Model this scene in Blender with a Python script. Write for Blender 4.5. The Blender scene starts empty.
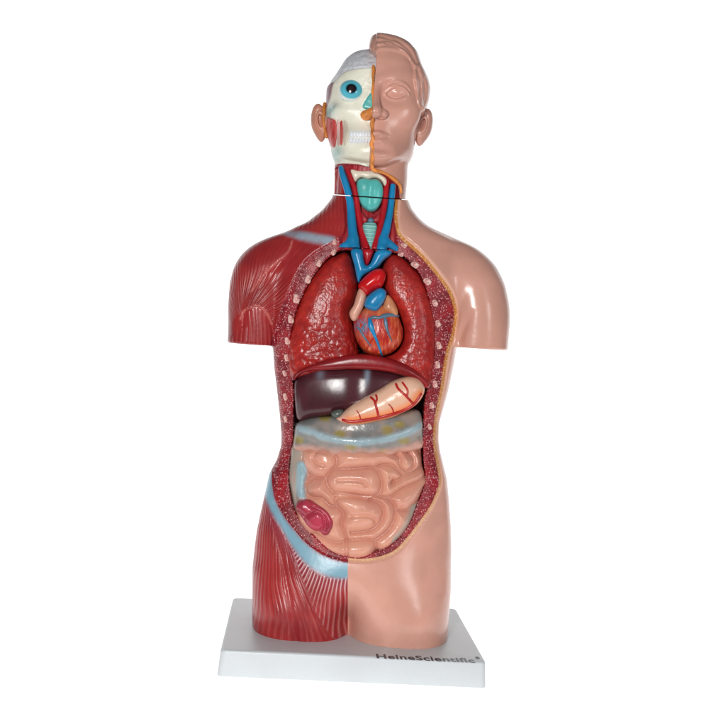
import bpy, bmesh, math
import numpy as np
np.seterr(all='ignore')
S = 0.00135                       # metres per modelling unit
F_, D_, H_ = 1000.0, 1000.0, 319.5
PITCH, ROLL = math.radians(1.65), math.radians(3.87)
CP, SP, CR, SR = math.cos(PITCH), math.sin(PITCH), math.cos(ROLL), math.sin(ROLL)
rng = np.random.default_rng(7)

# ------------------------------------------------------------------ measuring
def X(u, v, y):
    """photo measurement + known depth -> real position (units)"""
    du, dv = u - 363.0, v - 363.0
    a = CR * du + SR * dv; vv = -SR * du + CR * dv
    dy = F_ * CP - vv * SP; dz = -F_ * SP - vv * CP
    t = (y + D_) / dy
    return t * a, H_ + t * dz
def XP(pts, y):
    return np.array([X(p[0], p[1], y if len(p) < 3 else p[2]) for p in pts])
def ss(x, a, b):
    t = np.clip((x - a) / (b - a), 0, 1); return t * t * (3 - 2 * t)
def smin(a, b, k):
    h = np.clip(.5 + .5 * (b - a) / k, 0, 1); return b * (1 - h) + a * h - k * h * (1 - h)
def smax(a, b, k): return -smin(-a, -b, k)

def catmull(P, closed, n=5):
    P = np.asarray(P, float); N = len(P); out = []
    for i in range(N if closed else N - 1):
        if closed: p0, p1, p2, p3 = P[i - 1], P[i], P[(i + 1) % N], P[(i + 2) % N]
        else: p0, p1, p2, p3 = P[max(i - 1, 0)], P[i], P[i + 1], P[min(i + 2, N - 1)]
        for k in range(n):
            t = k / n
            out.append(.5 * (2 * p1 + (p2 - p0) * t + (2 * p0 - 5 * p1 + 4 * p2 - p3) * t * t + (3 * p1 - p0 - 3 * p2 + p3) * t ** 3))
    if not closed: out.append(P[-1])
    return np.array(out)

class Field2D:
    """scalar field over (x, z) sampled once and read back bilinearly"""
    def __init__(self, fn, x0, x1, z0, z1, res=0.6):
        self.x0, self.z0, self.r = x0, z0, res
        xs = np.arange(x0, x1 + res, res); zs = np.arange(z0, z1 + res, res)
        self.A = fn(xs[:, None], zs[None, :]).astype(np.float32)
    def blur(self, sig):
        k = np.exp(-.5 * (np.arange(-int(3 * sig / self.r), int(3 * sig / self.r) + 1) * self.r / sig) ** 2); k /= k.sum(); h = len(k) // 2
        A = np.pad(self.A, h, mode='edge'); B = sum(w * A[i:i + self.A.shape[0], :] for i, w in enumerate(k)); self.A = sum(w * B[:, i:i + self.A.shape[1]] for i, w in enumerate(k)).astype(np.float32)
        return self
    def __call__(self, x, z):
        i = (x - self.x0) / self.r; j = (z - self.z0) / self.r
        n, m = self.A.shape
        i = np.clip(i, 0, n - 1.001); j = np.clip(j, 0, m - 1.001)
        i0 = i.astype(np.int32); j0 = j.astype(np.int32); fi = i - i0; fj = j - j0
        A = self.A
        return (A[i0, j0] * (1 - fi) * (1 - fj) + A[i0 + 1, j0] * fi * (1 - fj) + A[i0, j0 + 1] * (1 - fi) * fj + A[i0 + 1, j0 + 1] * fi * fj)

def seg_d(P, closed, x, z):
    n = len(P); d = None; s = np.zeros(np.broadcast(x, z).shape); inside = np.zeros(s.shape, bool); acc = 0.
    for i in range(n if closed else n - 1):
        a = P[i]; b = P[(i + 1) % n]; e = b - a; L = math.hypot(*e) + 1e-9
        t = np.clip(((x - a[0]) * e[0] + (z - a[1]) * e[1]) / L ** 2, 0, 1)
        q = (x - a[0] - t * e[0]) ** 2 + (z - a[1] - t * e[1]) ** 2
        if d is None: d = q; s = acc + t * L
        else:
            m = q < d; d = np.where(m, q, d); s = np.where(m, acc + t * L, s)
        if closed:
            c = ((a[1] > z) != (b[1] > z)) & (x < (b[0] - a[0]) * (z - a[1]) / (b[1] - a[1] + 1e-12) + a[0])
            inside ^= c
        acc += L
    return np.sqrt(d), s, inside
def poly_field(P, margin=40, smooth=3, res=0.6):
    P = catmull(P, True, smooth) if smooth > 1 else np.asarray(P)
    def fn(x, z):
        d, s, ins = seg_d(P, True, x, z); return np.where(ins, -d, d)
    return Field2D(fn, P[:, 0].min() - margin, P[:, 0].max() + margin, P[:, 1].min() - margin, P[:, 1].max() + margin, res)
def lines_field(Ls, box, res=0.6, cap=60):
    def fn(x, z):
        d = np.full(np.broadcast(x, z).shape, float(cap))
        for L in Ls: d = np.minimum(d, seg_d(L, False, x, z)[0])
        return d
    return Field2D(fn, *box, res)

class Table:
    def __init__(self, zs, vs, sig=2.5):
        o = np.argsort(zs); zs = np.array(zs)[o]; vs = np.array(vs)[o]
        self.z0 = zs[0] - 10; self.r = .5
        g = np.arange(self.z0, zs[-1] + 10, .5); v = np.interp(g, zs, vs)
        if sig:
            k = np.exp(-.5 * (np.arange(-int(6 * sig), int(6 * sig) + 1) * .5 / sig) ** 2); k /= k.sum()
            v = np.convolve(np.pad(v, len(k) // 2, mode='edge'), k, 'valid')
        self.v = v
    def __call__(self, z):
        i = np.clip((z - self.z0) / self.r, 0, len(self.v) - 1.001); j = i.astype(np.int32); f = i - j
        return self.v[j] * (1 - f) + self.v[j + 1] * f
def sil(pts, y=0, sig=1.6):        # traced silhouette -> x as a function of z
    P = XP(pts, y); return Table(P[:, 1], P[:, 0], sig)
def vtab(pts, u=372, y=-40, sig=5):      # (photo row, value) -> value as a function of z
    z = [X(u, p[0], y)[1] for p in pts]; return Table(z, [p[1] for p in pts], sig)

def sup(x, y, cx, cy, a, b, n):
    a = np.maximum(a, .5); b = np.maximum(b, .5)
    return ((np.abs((x - cx) / a) ** n + np.abs((y - cy) / b) ** n) ** (1 / n) - 1) * np.minimum(a, b)
def ell(x, y, z, c, r):
    k = np.sqrt(((x - c[0]) / r[0]) ** 2 + ((y - c[1]) / r[1]) ** 2 + ((z - c[2]) / r[2]) ** 2)
    return (k - 1) * min(r)
def tube(x, y, z, pts, k=0):
    d = None
    for a, b in zip(pts[:-1], pts[1:]):
        ex, ey, ez = b[0] - a[0], b[1] - a[1], b[2] - a[2]; L2 = ex * ex + ey * ey + ez * ez + 1e-9
        t = np.clip(((x - a[0]) * ex + (y - a[1]) * ey + (z - a[2]) * ez) / L2, 0, 1)
        q = np.sqrt((x - a[0] - t * ex) ** 2 + (y - a[1] - t * ey) ** 2 + (z - a[2] - t * ez) ** 2) - (a[3] + t * (b[3] - a[3]))
        d = q if d is None else (smin(d, q, k) if k else np.minimum(d, q))
    return d
def T3(pts, n=4):                        # (u, v, y, r) -> smooth chain in space
    Q = [(*(lambda p: (p[0], q[2], p[1]))(X(q[0], q[1], q[2])), q[3]) for q in pts]
    return catmull(Q, False, n) if len(Q) > 2 else np.array(Q)

# ------------------------------------------------------------------ surfaces
CUB = [(0,0,0),(1,0,0),(0,1,0),(1,1,0),(0,0,1),(1,0,1),(0,1,1),(1,1,1)]
EDG = [(a, b) for a in range(8) for b in range(a + 1, 8) if bin(a ^ b).count('1') == 1]
def nets(V, o, h):
    I = V < 0; nx, ny, nz = V.shape
    cnt = np.zeros((nx - 1, ny - 1, nz - 1), np.int8)
    for c in CUB: cnt += I[c[0]:nx - 1 + c[0], c[1]:ny - 1 + c[1], c[2]:nz - 1 + c[2]]
    act = np.argwhere((cnt > 0) & (cnt < 8)); n = len(act)
    idm = np.full(cnt.shape, -1, np.int32); idm[act[:, 0], act[:, 1], act[:, 2]] = np.arange(n)
    C = np.stack([V[act[:, 0] + c[0], act[:, 1] + c[1], act[:, 2] + c[2]] for c in CUB], 1)
    acc = np.zeros((n, 3)); w = np.zeros(n)
    for a, b in EDG:
        va, vb = C[:, a], C[:, b]; m = (va < 0) != (vb < 0)
        t = np.where(m, va / (va - vb + 1e-20), 0)
        pa, pb = np.array(CUB[a], float), np.array(CUB[b], float)
        acc += np.where(m[:, None], pa + t[:, None] * (pb - pa), 0); w += m
    P = np.array(o) + h * (act + acc / w[:, None])
    Q = []
    for ax in range(3):
        sl0 = [slice(None)] * 3; sl1 = [slice(None)] * 3; sl0[ax] = slice(0, -1); sl1[ax] = slice(1, None)
        A, B = I[tuple(sl0)], I[tuple(sl1)]
        e = np.argwhere(A != B)
        o1, o2 = (ax + 1) % 3, (ax + 2) % 3
        e = e[(e[:, o1] > 0) & (e[:, o2] > 0) & (e[:, o1] < V.shape[o1] - 1) & (e[:, o2] < V.shape[o2] - 1)]
        fl = A[e[:, 0], e[:, 1], e[:, 2]]
        def cell(d1, d2):
            c = e.copy(); c[:, o1] -= d1; c[:, o2] -= d2; return idm[c[:, 0], c[:, 1], c[:, 2]]
        q = np.stack([cell(1, 1), cell(0, 1), cell(0, 0), cell(1, 0)], 1)
        q[~fl] = q[~fl][:, ::-1]; Q.append(q)
    Q = np.concatenate(Q); Q = Q[(Q >= 0).all(1)]
    return P, Q
def grad(f, P, e):
    g = np.empty_like(P)
    for a in range(3):
        d = np.zeros(3); d[a] = e
        p, m = P + d, P - d
        g[:, a] = f(p[:, 0], p[:, 1], p[:, 2]) - f(m[:, 0], m[:, 1], m[:, 2])
    return g / (2 * e)
def surface(f, box, h, it=2, ne=0.5):
    x0, x1, y0, y1, z0, z1 = box
    xs = np.arange(x0, x1 + h, h, dtype=np.float64); ys = np.arange(y0, y1 + h, h); zs = np.arange(z0, z1 + h, h)
    V = np.broadcast_to(f(xs[:, None, None], ys[None, :, None], zs[None, None, :]), (len(xs), len(ys), len(zs))).astype(np.float32)
    P, Q = nets(V, (x0, y0, z0), h); del V
    for _ in range(it):
        g = grad(f, P, .4 * h); n2 = (g ** 2).sum(1) + 1e-6
        step = (f(P[:, 0], P[:, 1], P[:, 2]) / n2)[:, None] * g
        L = np.linalg.norm(step, axis=1, keepdims=True) + 1e-9
        P = P - step * np.minimum(1, .5 * h / L)
    g = grad(f, P, ne); N = g / (np.linalg.norm(g, axis=1, keepdims=True) + 1e-9)
    T = np.concatenate([Q[:, [0, 1, 2]], Q[:, [0, 2, 3]]])
    return P, T, N
def split(P, T, N, g):
    """cut the surface exactly along g = 0; returns (all points, normals, faces with g<0, faces with g>0)"""
    s = g > 0; k = s[T].sum(1)
    neg, pos = T[k == 0], T[k == 3]; mix = T[(k == 1) | (k == 2)]
    lone = np.where((s[mix].sum(1) == 1)[:, None], s[mix], ~s[mix]).argmax(1)
    r = np.arange(len(mix)); a = mix[r, lone]; b = mix[r, (lone + 1) % 3]; c = mix[r, (lone + 2) % 3]
    base = len(P)
    def mid(p, q):
        lo, hi = np.minimum(p, q), np.maximum(p, q); key = lo.astype(np.int64) * base + hi; return key
    keys = np.concatenate([mid(a, b), mid(a, c)]); u, inv = np.unique(keys, return_inverse=True)
    lo, hi = (u // base).astype(int), (u % base).astype(int)
    t = (g[lo] / (g[lo] - g[hi] + 1e-20))[:, None]
    P2 = np.concatenate([P, P[lo] * (1 - t) + P[hi] * t]); N2 = np.concatenate([N, N[lo] * (1 - t) + N[hi] * t])
    ab, ac = base + inv[:len(a)], base + inv[len(a):]
    t1 = np.stack([a, ab, ac], 1); t2 = np.concatenate([np.stack([ab, b, c], 1), np.stack([ab, c, ac], 1)])
    sa = s[a]; sa2 = np.concatenate([sa, sa])
    return P2, N2, np.concatenate([neg, t1[~sa], t2[sa2]]), np.concatenate([pos, t1[sa], t2[~sa2]])

ROOT = None
def add_mesh(name, P, T, N, mat, parent, attrs=None, label=None):
    used = np.unique(T); remap = np.full(len(P), -1); remap[used] = np.arange(len(used))
    P = P[used]; T = remap[T]; N = N[used] if N is not None else None
    me = bpy.data.meshes.new(name)
    me.vertices.add(len(P)); me.vertices.foreach_set('co', (P * S).astype(np.float32).ravel())
    me.loops.add(T.size); me.loops.foreach_set('vertex_index', T.astype(np.int32).ravel())
    me.polygons.add(len(T)); me.polygons.foreach_set('loop_start', np.arange(0, T.size, 3, dtype=np.int32))
    me.update(calc_edges=True)
    me.polygons.foreach_set('use_smooth', np.ones(len(T), bool))
    if N is not None:
        N = N / (np.linalg.norm(N, axis=1, keepdims=True) + 1e-9)
        me.normals_split_custom_set_from_vertices(N.astype(np.float32))
    for k, fn in (attrs or {}).items():
        at = me.attributes.new(k, 'FLOAT', 'POINT')
        at.data.foreach_set('value', np.broadcast_to(fn(P[:, 0], P[:, 1], P[:, 2]), len(P)).astype(np.float32).copy())
    me.materials.append(mat)
    o = bpy.data.objects.new(name, me); bpy.context.scene.collection.objects.link(o); o.parent = parent
    if label: o['label'] = label
    return o
def blob(name, f, box, h, mat, parent, attrs=None, label=None):
    P, T, N = surface(f, box, h); return add_mesh(name, P, T, N, mat, parent, attrs, label)

# ------------------------------------------------------------------ materials
def lin(c): return tuple((v / 255 / 12.92 if v / 255 <= .04045 else ((v / 255 + .055) / 1.055) ** 2.4) for v in c) + (1,)
class Mat:
    def __init__(s, name):
        s.m = bpy.data.materials.new(name); s.m.use_nodes = True; s.t = s.m.node_tree; s.n = s.t.nodes; s.n.clear()
        tc = s.n.new('ShaderNodeTexCoord'); vm = s.n.new('ShaderNodeVectorMath'); vm.operation = 'SCALE'
        vm.inputs['Scale'].default_value = 1 / S; s.t.links.new(tc.outputs['Object'], vm.inputs[0]); s.co = vm.outputs[0]
    def put(s, sock, v):
        if hasattr(v, 'is_output'): s.t.links.new(v, sock)
        elif isinstance(v, tuple) and len(v) == 3 and sock.type == 'RGBA': sock.default_value = lin(v)
        else: sock.default_value = v
    def attr(s, k):
        a = s.n.new('ShaderNodeAttribute'); a.attribute_name = k; return a.outputs['Fac']
    def math(s, op, a, b=0., c=0.):
        n = s.n.new('ShaderNodeMath'); n.operation = op
        for i, v in enumerate((a, b, c)): s.put(n.inputs[i], v)
        return n.outputs[0]
    def mix(s, f, a, b, mode='MIX'):
        n = s.n.new('ShaderNodeMix'); n.data_type = 'RGBA'; n.blend_type = mode
        s.put(n.inputs[0], f); s.put(n.inputs[6], a); s.put(n.inputs[7], b); return n.outputs[2]
    def sm(s, x, lo, hi, a=0., b=1.):
        n = s.n.new('ShaderNodeMapRange'); n.interpolation_type = 'SMOOTHSTEP'
        s.put(n.inputs[0], x)
        for i, v in ((1, lo), (2, hi), (3, a), (4, b)): n.inputs[i].default_value = v
        return n.outputs[0]
    def vec(s, x, y, z):
        n = s.n.new('ShaderNodeCombineXYZ')
        for i, v in enumerate((x, y, z)): s.put(n.inputs[i], v)
        return n.outputs[0]
    def scale(s, sx, sy, sz, rot=0.):
        n = s.n.new('ShaderNodeMapping'); n.inputs['Scale'].default_value = (sx, sy, sz); n.inputs['Rotation'].default_value = (0, rot, 0)
        s.t.links.new(s.co, n.inputs[0]); return n.outputs[0]
    def noise(s, sc, det=3., v=None, rough=.5):
        n = s.n.new('ShaderNodeTexNoise'); s.put(n.inputs['Vector'], v or s.co); n.inputs['Scale'].default_value = sc
        n.inputs['Detail'].default_value = det; n.inputs['Roughness'].default_value = rough; return n.outputs[0]
    def voro(s, sc, v=None, feat='F1', rnd=1., sm=0.):
        n = s.n.new('ShaderNodeTexVoronoi'); n.feature = feat; s.put(n.inputs['Vector'], v or s.co); n.inputs['Scale'].default_value = sc
        n.inputs['Randomness'].default_value = rnd
        if feat == 'SMOOTH_F1': n.inputs['Smoothness'].default_value = sm
        return n.outputs['Distance']
    def out(s, col, rough=.35, height=None, dist=1., spec=.5, coat=0., sss=0.):
        b = s.n.new('ShaderNodeBsdfPrincipled'); o = s.n.new('ShaderNodeOutputMaterial')
        s.put(b.inputs['Base Color'], col); s.put(b.inputs['Roughness'], rough)
        b.inputs['Specular IOR Level'].default_value = spec
        b.inputs['Coat Weight'].default_value = coat; b.inputs['Coat Roughness'].default_value = .12
        if sss:
            b.inputs['Subsurface Weight'].default_value = sss; b.inputs['Subsurface Radius'].default_value = (1, .5, .35); b.inputs['Subsurface Scale'].default_value = .004
        if height is not None:
            bp = s.n.new('ShaderNodeBump'); bp.inputs['Strength'].default_value = 1; bp.inputs['Distance'].default_value = dist * S
            s.put(bp.inputs['Height'], height); s.t.links.new(bp.outputs[0], b.inputs['Normal'])
        s.t.links.new(b.outputs[0], o.inputs[0]); return s.m
def mottled(m, c, amt=.12, sc=.05):
    n = m.noise(sc, 4.); dark = tuple(int(v * (1 - amt)) for v in c)
    return m.mix(m.sm(n, .35, .65), c, dark)
def simple(name, c, rough=.35, amt=.1, bump=.25, bsc=.15, coat=0., spec=.5):
    m = Mat(name); return m.out(mottled(m, c, amt), rough, m.noise(bsc, 3.), bump, spec, coat)

C_SKIN = (216, 159, 142); C_MUS = (168, 42, 42); C_BLUE = (20, 135, 190); C_LB = (124, 166, 184)
m = Mat('painted_skin'); col = mottled(m, C_SKIN, .05, .03)
MSKIN = m.out(col, .235, m.math('ADD', m.noise(.1, 2.), m.math('MULTIPLY', m.noise(1.2, 2.), .12)), .2, .5, .06, .05)

m = Mat('painted_muscle')
ph, am, bl = m.attr('phase'), m.attr('amp'), m.attr('ligament')
ph2 = m.math('ADD', ph, m.math('MULTIPLY', m.noise(.016, 1.5), 4.))
sn = m.math('ADD', m.math('MULTIPLY', m.math('SINE', m.math('MULTIPLY', ph2, 6.2832)), .5), .5)
sn2 = m.math('ADD', m.math('MULTIPLY', m.math('SINE', m.math('MULTIPLY', ph2, 15.1)), .5), .5)
line = m.math('MULTIPLY', m.math('POWER', sn, 2.2), m.math('MULTIPLY', am, m.sm(m.noise(.045, 2.), .35, .6)))
col = m.mix(m.sm(m.noise(.035, 4.), .35, .68), C_MUS, (146, 30, 35))
col = m.mix(m.math('MULTIPLY', line, .2), col, (232, 140, 130))
col = m.mix(m.math('MULTIPLY', m.math('MULTIPLY', m.math('POWER', m.math('SUBTRACT', 1., sn), 3.), am), .22), col, (110, 18, 26))
pale = m.attr('pale')
col = m.mix(m.sm(bl, 16., 2., 0., .45), col, (132, 52, 74))
col = m.mix(m.math('MULTIPLY', m.math('MULTIPLY', pale, m.math('POWER', sn, 3.5)), .8), col, (222, 178, 178))
col = m.mix(m.sm(m.math('ADD', bl, m.math('MULTIPLY', m.noise(.2, 2.), 2.)), 4.5, -1.8), col, C_LB)
clav = m.attr('clavicle'); col = m.mix(m.math('MULTIPLY', clav, m.sm(m.noise(.1, 3.), .2, .6, .6, 1.)), col, (150, 172, 188))
col = m.mix(m.attr('tendon'), col, (214, 120, 112))
hgt = m.math('ADD', m.math('MULTIPLY', m.math('ADD', sn, m.math('MULTIPLY', sn2, .3)), am), m.math('MULTIPLY', m.noise(.25, 3.), .25))
hgt = m.math('ADD', hgt, m.math('MULTIPLY', m.attr('tendon'), 1.))
MMUS = m.out(col, .31, hgt, .5, .5)

m = Mat('cut_wall_stipple')
tt, st, fat = m.attr('across'), m.attr('along'), m.attr('fat')
v = m.vec(m.math('MULTIPLY', st, .33), m.math('MULTIPLY', tt, .46), m.attr('deep'))
vd = m.voro(1.4, v, 'F1', .55); dots = m.sm(vd, .5, .2)
vf = m.voro(2.1, v, 'F1', 1.); fine = m.sm(vf, .35, .1)
n = m.noise(.06, 3.)
red = m.mix(m.sm(n, .35, .65), (156, 22, 34), (120, 14, 30))
red = m.mix(m.math('MULTIPLY', dots, m.sm(m.noise(.35, 2.), .36, .56)), red, (240, 168, 170))
red = m.mix(m.math('MULTIPLY', fine, .5), red, (214, 110, 116))
fatc = m.mix(m.math('MULTIPLY', dots, .7), m.mix(m.attr('pale'), (200, 128, 58), (212, 160, 118)), (242, 208, 160))
col = m.mix(m.sm(fat, 6.3, 4.6), red, fatc)
col = m.mix(m.sm(fat, 3.0, 1.6), col, (224, 170, 146))
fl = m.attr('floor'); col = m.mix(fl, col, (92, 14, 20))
MRIM = m.out(col, .4, m.math('ADD', m.math('MULTIPLY', m.math('MULTIPLY', dots, m.sm(fl, .6, .2)), m.sm(fat, 4., 6.5, .1, 1.)), m.math('MULTIPLY', m.math('MULTIPLY', fine, m.sm(fl, .6, .2)), .1)), .65, .4)

m = Mat('rib_bone'); r = m.attr('r')
col = m.mix(m.sm(r, .52, .4), (226, 186, 176), (198, 122, 118)); col = m.mix(m.sm(r, .25, .1), col, (226, 180, 172))
MRIB = m.out(mottled(m, (0, 0, 0)) if False else col, .3, m.noise(.8, 2.), .4)

def lung_mat(name, big):
    m = Mat(name)
    d1 = m.voro(.16 if big else .2, None, 'SMOOTH_F1', 1., .3); d2 = m.voro(.42, None, 'SMOOTH_F1', 1., .4)
    low = m.sm(m.attr('low'), .0, 1.)
    hh = m.math('ADD', m.math('MULTIPLY', m.math('MULTIPLY', d1, low), -1.5 if big else -.7), m.math('MULTIPLY', d2, -.18))
    st = m.noise(1., 2., m.scale(.28, .28, .09, .5)); hh = m.math('ADD', hh, m.math('MULTIPLY', st, .35))
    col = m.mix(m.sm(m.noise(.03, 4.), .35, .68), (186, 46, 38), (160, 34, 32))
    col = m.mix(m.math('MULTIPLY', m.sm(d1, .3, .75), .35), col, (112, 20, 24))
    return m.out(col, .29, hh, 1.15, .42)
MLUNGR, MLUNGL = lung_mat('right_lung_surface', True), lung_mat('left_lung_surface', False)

m = Mat('heart_muscle'); st = m.noise(1., 3., m.scale(.42, .1, .09, -.5)); top = m.attr('top')
col = m.mix(m.sm(st, .35, .65), (176, 36, 32), (206, 84, 46))
col = m.mix(m.sm(st, .6, .72), col, (232, 140, 110))
col = m.mix(m.math('MULTIPLY', top, m.sm(m.noise(.12, 3.), .3, .6, .5, 1.)), col, (204, 112, 70))
col = m.mix(m.math('MULTIPLY', m.attr('bluish'), m.sm(m.noise(.3, 3.), .35, .6)), col, (120, 130, 160))
MHEART = m.out(col, .26, st, .9, .5)
MATRIUM = simple('atrium_flesh', (222, 164, 142), .32, .12)
MAORTA = simple('aorta_red', (205, 10, 18), .26, .08)
MART = simple('artery_red', (184, 16, 32), .3, .1)
MVEIN = simple('vein_blue', C_BLUE, .3, .1, .3)
MCOR = simple('coronary_blue', (92, 124, 150), .3, .15)
MCORR = simple('coronary_red', (190, 30, 26), .3, .1)
MDIA = simple('diaphragm_red', (150, 22, 30), .3, .15)
m = Mat('liver_surface'); MLIV = m.out(m.mix(m.attr('lobe_glint'), mottled(m, (78, 34, 42), .15, .05), (150, 172, 190)), .24, m.noise(.08, 2.), .2, .5)
MGALL = simple('gallbladder_grey', (96, 104, 98), .25, .15)
m = Mat('stomach_surface'); e = m.attr('edge')
col = m.mix(m.sm(m.noise(.05, 3.), .3, .7), (236, 192, 164), (228, 176, 148))
col = m.mix(m.math('MULTIPLY', m.sm(e, 8.5, 1.), .9), col, (236, 128, 58))
col = m.mix(m.math('MULTIPLY', m.attr('rim'), .9), col, (238, 190, 176))
MSTO = m.out(col, .27, m.noise(.15, 3.), .4)
m = Mat('omentum_surface'); b = m.attr('band'); fo = m.attr('fold')
sp = m.voro(.065, m.scale(.8, .1, 1.2), 'F1', .8)
col = m.mix(m.sm(m.noise(.06, 4.), .35, .65), (150, 138, 130), (120, 122, 122))
col = m.mix(m.math('MULTIPLY', m.sm(sp, .42, .16), .85), col, (150, 134, 66))
col = m.mix(m.math('MULTIPLY', m.sm(m.math('ADD', b, m.math('MULTIPLY', m.noise(.12, 3.), 5.)), 8.2, 3.), .8), col, (158, 184, 194))
col = m.mix(m.sm(m.math('ADD', fo, m.math('MULTIPLY', m.noise(.15, 3.), 6.)), 15., 4.), col, (206, 150, 132))
MOM = m.out(col, .26, m.noise(.12, 3.), .7)
m = Mat('intestine_surface')
col = m.mix(m.sm(m.noise(.04, 4.), .32, .68), (222, 160, 136), (212, 146, 126))
col = m.mix(m.math('MULTIPLY', m.sm(m.attr('groove'), 2.6, .3), .38), col, (176, 112, 98))  # crease shading painted into the groove colour, like the model's airbrushing
col = m.mix(m.math('MULTIPLY', m.attr('grey'), m.sm(m.noise(.1, 3.), .25, .6, .7, 1.)), col, (158, 156, 146))
col = m.mix(m.sm(m.attr('colon'), 2., -2.2), col, (158, 188, 197))
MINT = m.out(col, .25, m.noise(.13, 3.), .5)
MCEC = simple('cecum_crimson', (186, 58, 80), .24, .18, .5)
m = Mat('skull_bone'); col = m.mix(m.sm(m.noise(.05, 3.), .35, .65), (242, 239, 222), (230, 227, 208))
col = m.mix(m.attr('teal'), col, (128, 184, 184))
tx = m.attr('teeth'); sx = m.n.new('ShaderNodeSeparateXYZ'); m.t.links.new(m.co, sx.inputs[0])
g = m.math('ABSOLUTE', m.math('SINE', m.math('MULTIPLY', sx.outputs[0], .78)))
col = m.mix(m.math('MULTIPLY', tx, .35), col, (226, 232, 242))
col = m.mix(m.math('MULTIPLY', tx, m.sm(g, .22, .05, 0., .02)), col, (176, 180, 186))
col = m.mix(m.attr('temple'), col, (120, 60, 78))
MBONE = m.out(col, .32, m.math('ADD', m.noise(.2, 3.), m.math('MULTIPLY', tx, m.sm(g, .0, .4, 0., .35))), .5)
m = Mat('brain_cap_surface'); nn = m.noise(.16, 5., None, .7)
MCAP = m.out(m.mix(m.sm(nn, .35, .65), (242, 242, 246), (212, 214, 222)), .32, nn, 1.6)
m = Mat('eyeball_paint'); r = m.attr('r')
col = m.mix(m.sm(r, 11.2, 9.6), (226, 232, 226), (92, 186, 204)); col = m.mix(m.sm(r, 7.2, 4.8), col, (54, 150, 180)); col = m.mix(m.sm(r, 5.3, 4.7), col, (12, 12, 18))
col = m.mix(m.sm(r, 2.6, 1.6), col, (48, 20, 22))
MEYE = m.out(col, .14, None, 1., .6)
MTEAL = simple('cartilage_teal', (92, 194, 188), .26, .1, .4)
m = Mat('trachea_pale_teal'); sx = m.n.new('ShaderNodeSeparateXYZ'); m.t.links.new(m.co, sx.inputs[0])
rg = m.math('SINE', m.math('MULTIPLY', sx.outputs[2], 1.7))
MTRA = m.out(m.mix(m.sm(rg, -.6, .6), (120, 186, 180), (150, 206, 198)), .28, rg, .5)
MORG = simple('fat_orange', (246, 152, 72), .32, .2, .8, .5)
m = Mat('masseter_red'); sx = m.n.new('ShaderNodeSeparateXYZ'); m.t.links.new(m.co, sx.inputs[0])
st = m.noise(1., 2., m.scale(.5, .1, .05)); MMAS = m.out(m.mix(m.sm(st, .35, .65), (182, 44, 42), (206, 90, 84)), .35, st, .8)
MPALE = simple('tendon_pale', (230, 190, 184), .35, .1)
m = Mat('neck_muscle_red'); st = m.noise(1., 3., m.scale(.35, .1, .05))
MNECK = m.out(m.mix(m.sm(st, .35, .7), (158, 26, 40), (184, 62, 66)), .32, st, 1.)
MDJ = simple('joint_dark', (60, 20, 24), .6)
MCREAM = simple('hyoid_cream', (230, 216, 196), .32, .08)
m = Mat('base_plastic'); MBASE = m.out(mottled(m, (200, 205, 208), .02, .02), .38, m.noise(.6, 3.), .12)
m = Mat('ink'); MINK = m.out((34, 36, 44), .4)

# ------------------------------------------------------------------ root and base
ROOT = bpy.data.objects.new('anatomical_torso_model', None); bpy.context.scene.collection.objects.link(ROOT)
ROOT['label'] = 'plastic human torso anatomy model, half skin and half muscle, organs showing, on white base'
ROOT['category'] = 'anatomical model'
YAW = math.radians(3.82); BT = 24.1; BCX = 4.4
def base_mesh():
    bm = bmesh.new(); bmesh.ops.create_cube(bm, size=1)
    for v in bm.verts:
        top = v.co.z > 0
        v.co.x = (1 if v.co.x > 0 else -1) * (248.4 / 2 - (1.6 if top else 0)); v.co.y = (1 if v.co.y > 0 else -1) * (182 / 2 - (1.6 if top else 0)); v.co.z = BT if top else 0
    vert = [e for e in bm.edges if abs(e.verts[0].co.z - e.verts[1].co.z) > 1]
    bmesh.ops.bevel(bm, geom=vert, offset=5.5, segments=6, profile=.5, affect='EDGES')
    topf = max(bm.faces, key=lambda f: f.calc_center_median().z)
    bmesh.ops.bevel(bm, geom=list(topf.edges), offset=2.4, segments=4, profile=.5, affect='EDGES')
    c, s = math.cos(YAW), math.sin(YAW)
    for v in bm.verts:
        x, y = v.co.x, v.co.y; v.co = ((BCX + x * c - y * s) * S, (x * s + y * c) * S, v.co.z * S)
    me = bpy.data.meshes.new('display_base'); bm.to_mesh(me); bm.free()
    me.polygons.foreach_set('use_smooth', np.ones(len(me.polygons), bool)); me.set_sharp_from_angle(angle=math.radians(35))
    me.materials.append(MBASE); o = bpy.data.objects.new('display_base', me); bpy.context.scene.collection.objects.link(o); o.parent = ROOT
    return o
BASE = base_mesh()
def on_plane(u, v, z):
    y = 0.
    for _ in range(40):
        x, zz = X(u, v, y); y -= (z - zz) * -1 / ((X(u, v, y + 1)[1] - zz) + 1e-9) * 1.0 if abs(X(u, v, y + 1)[1] - zz) > 1e-6 else 0
    return X(u, v, y)[0], y
a = np.array(on_plane(376.8, 658.2, BT)); b = np.array(on_plane(475.2, 662.8, BT))
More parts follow.
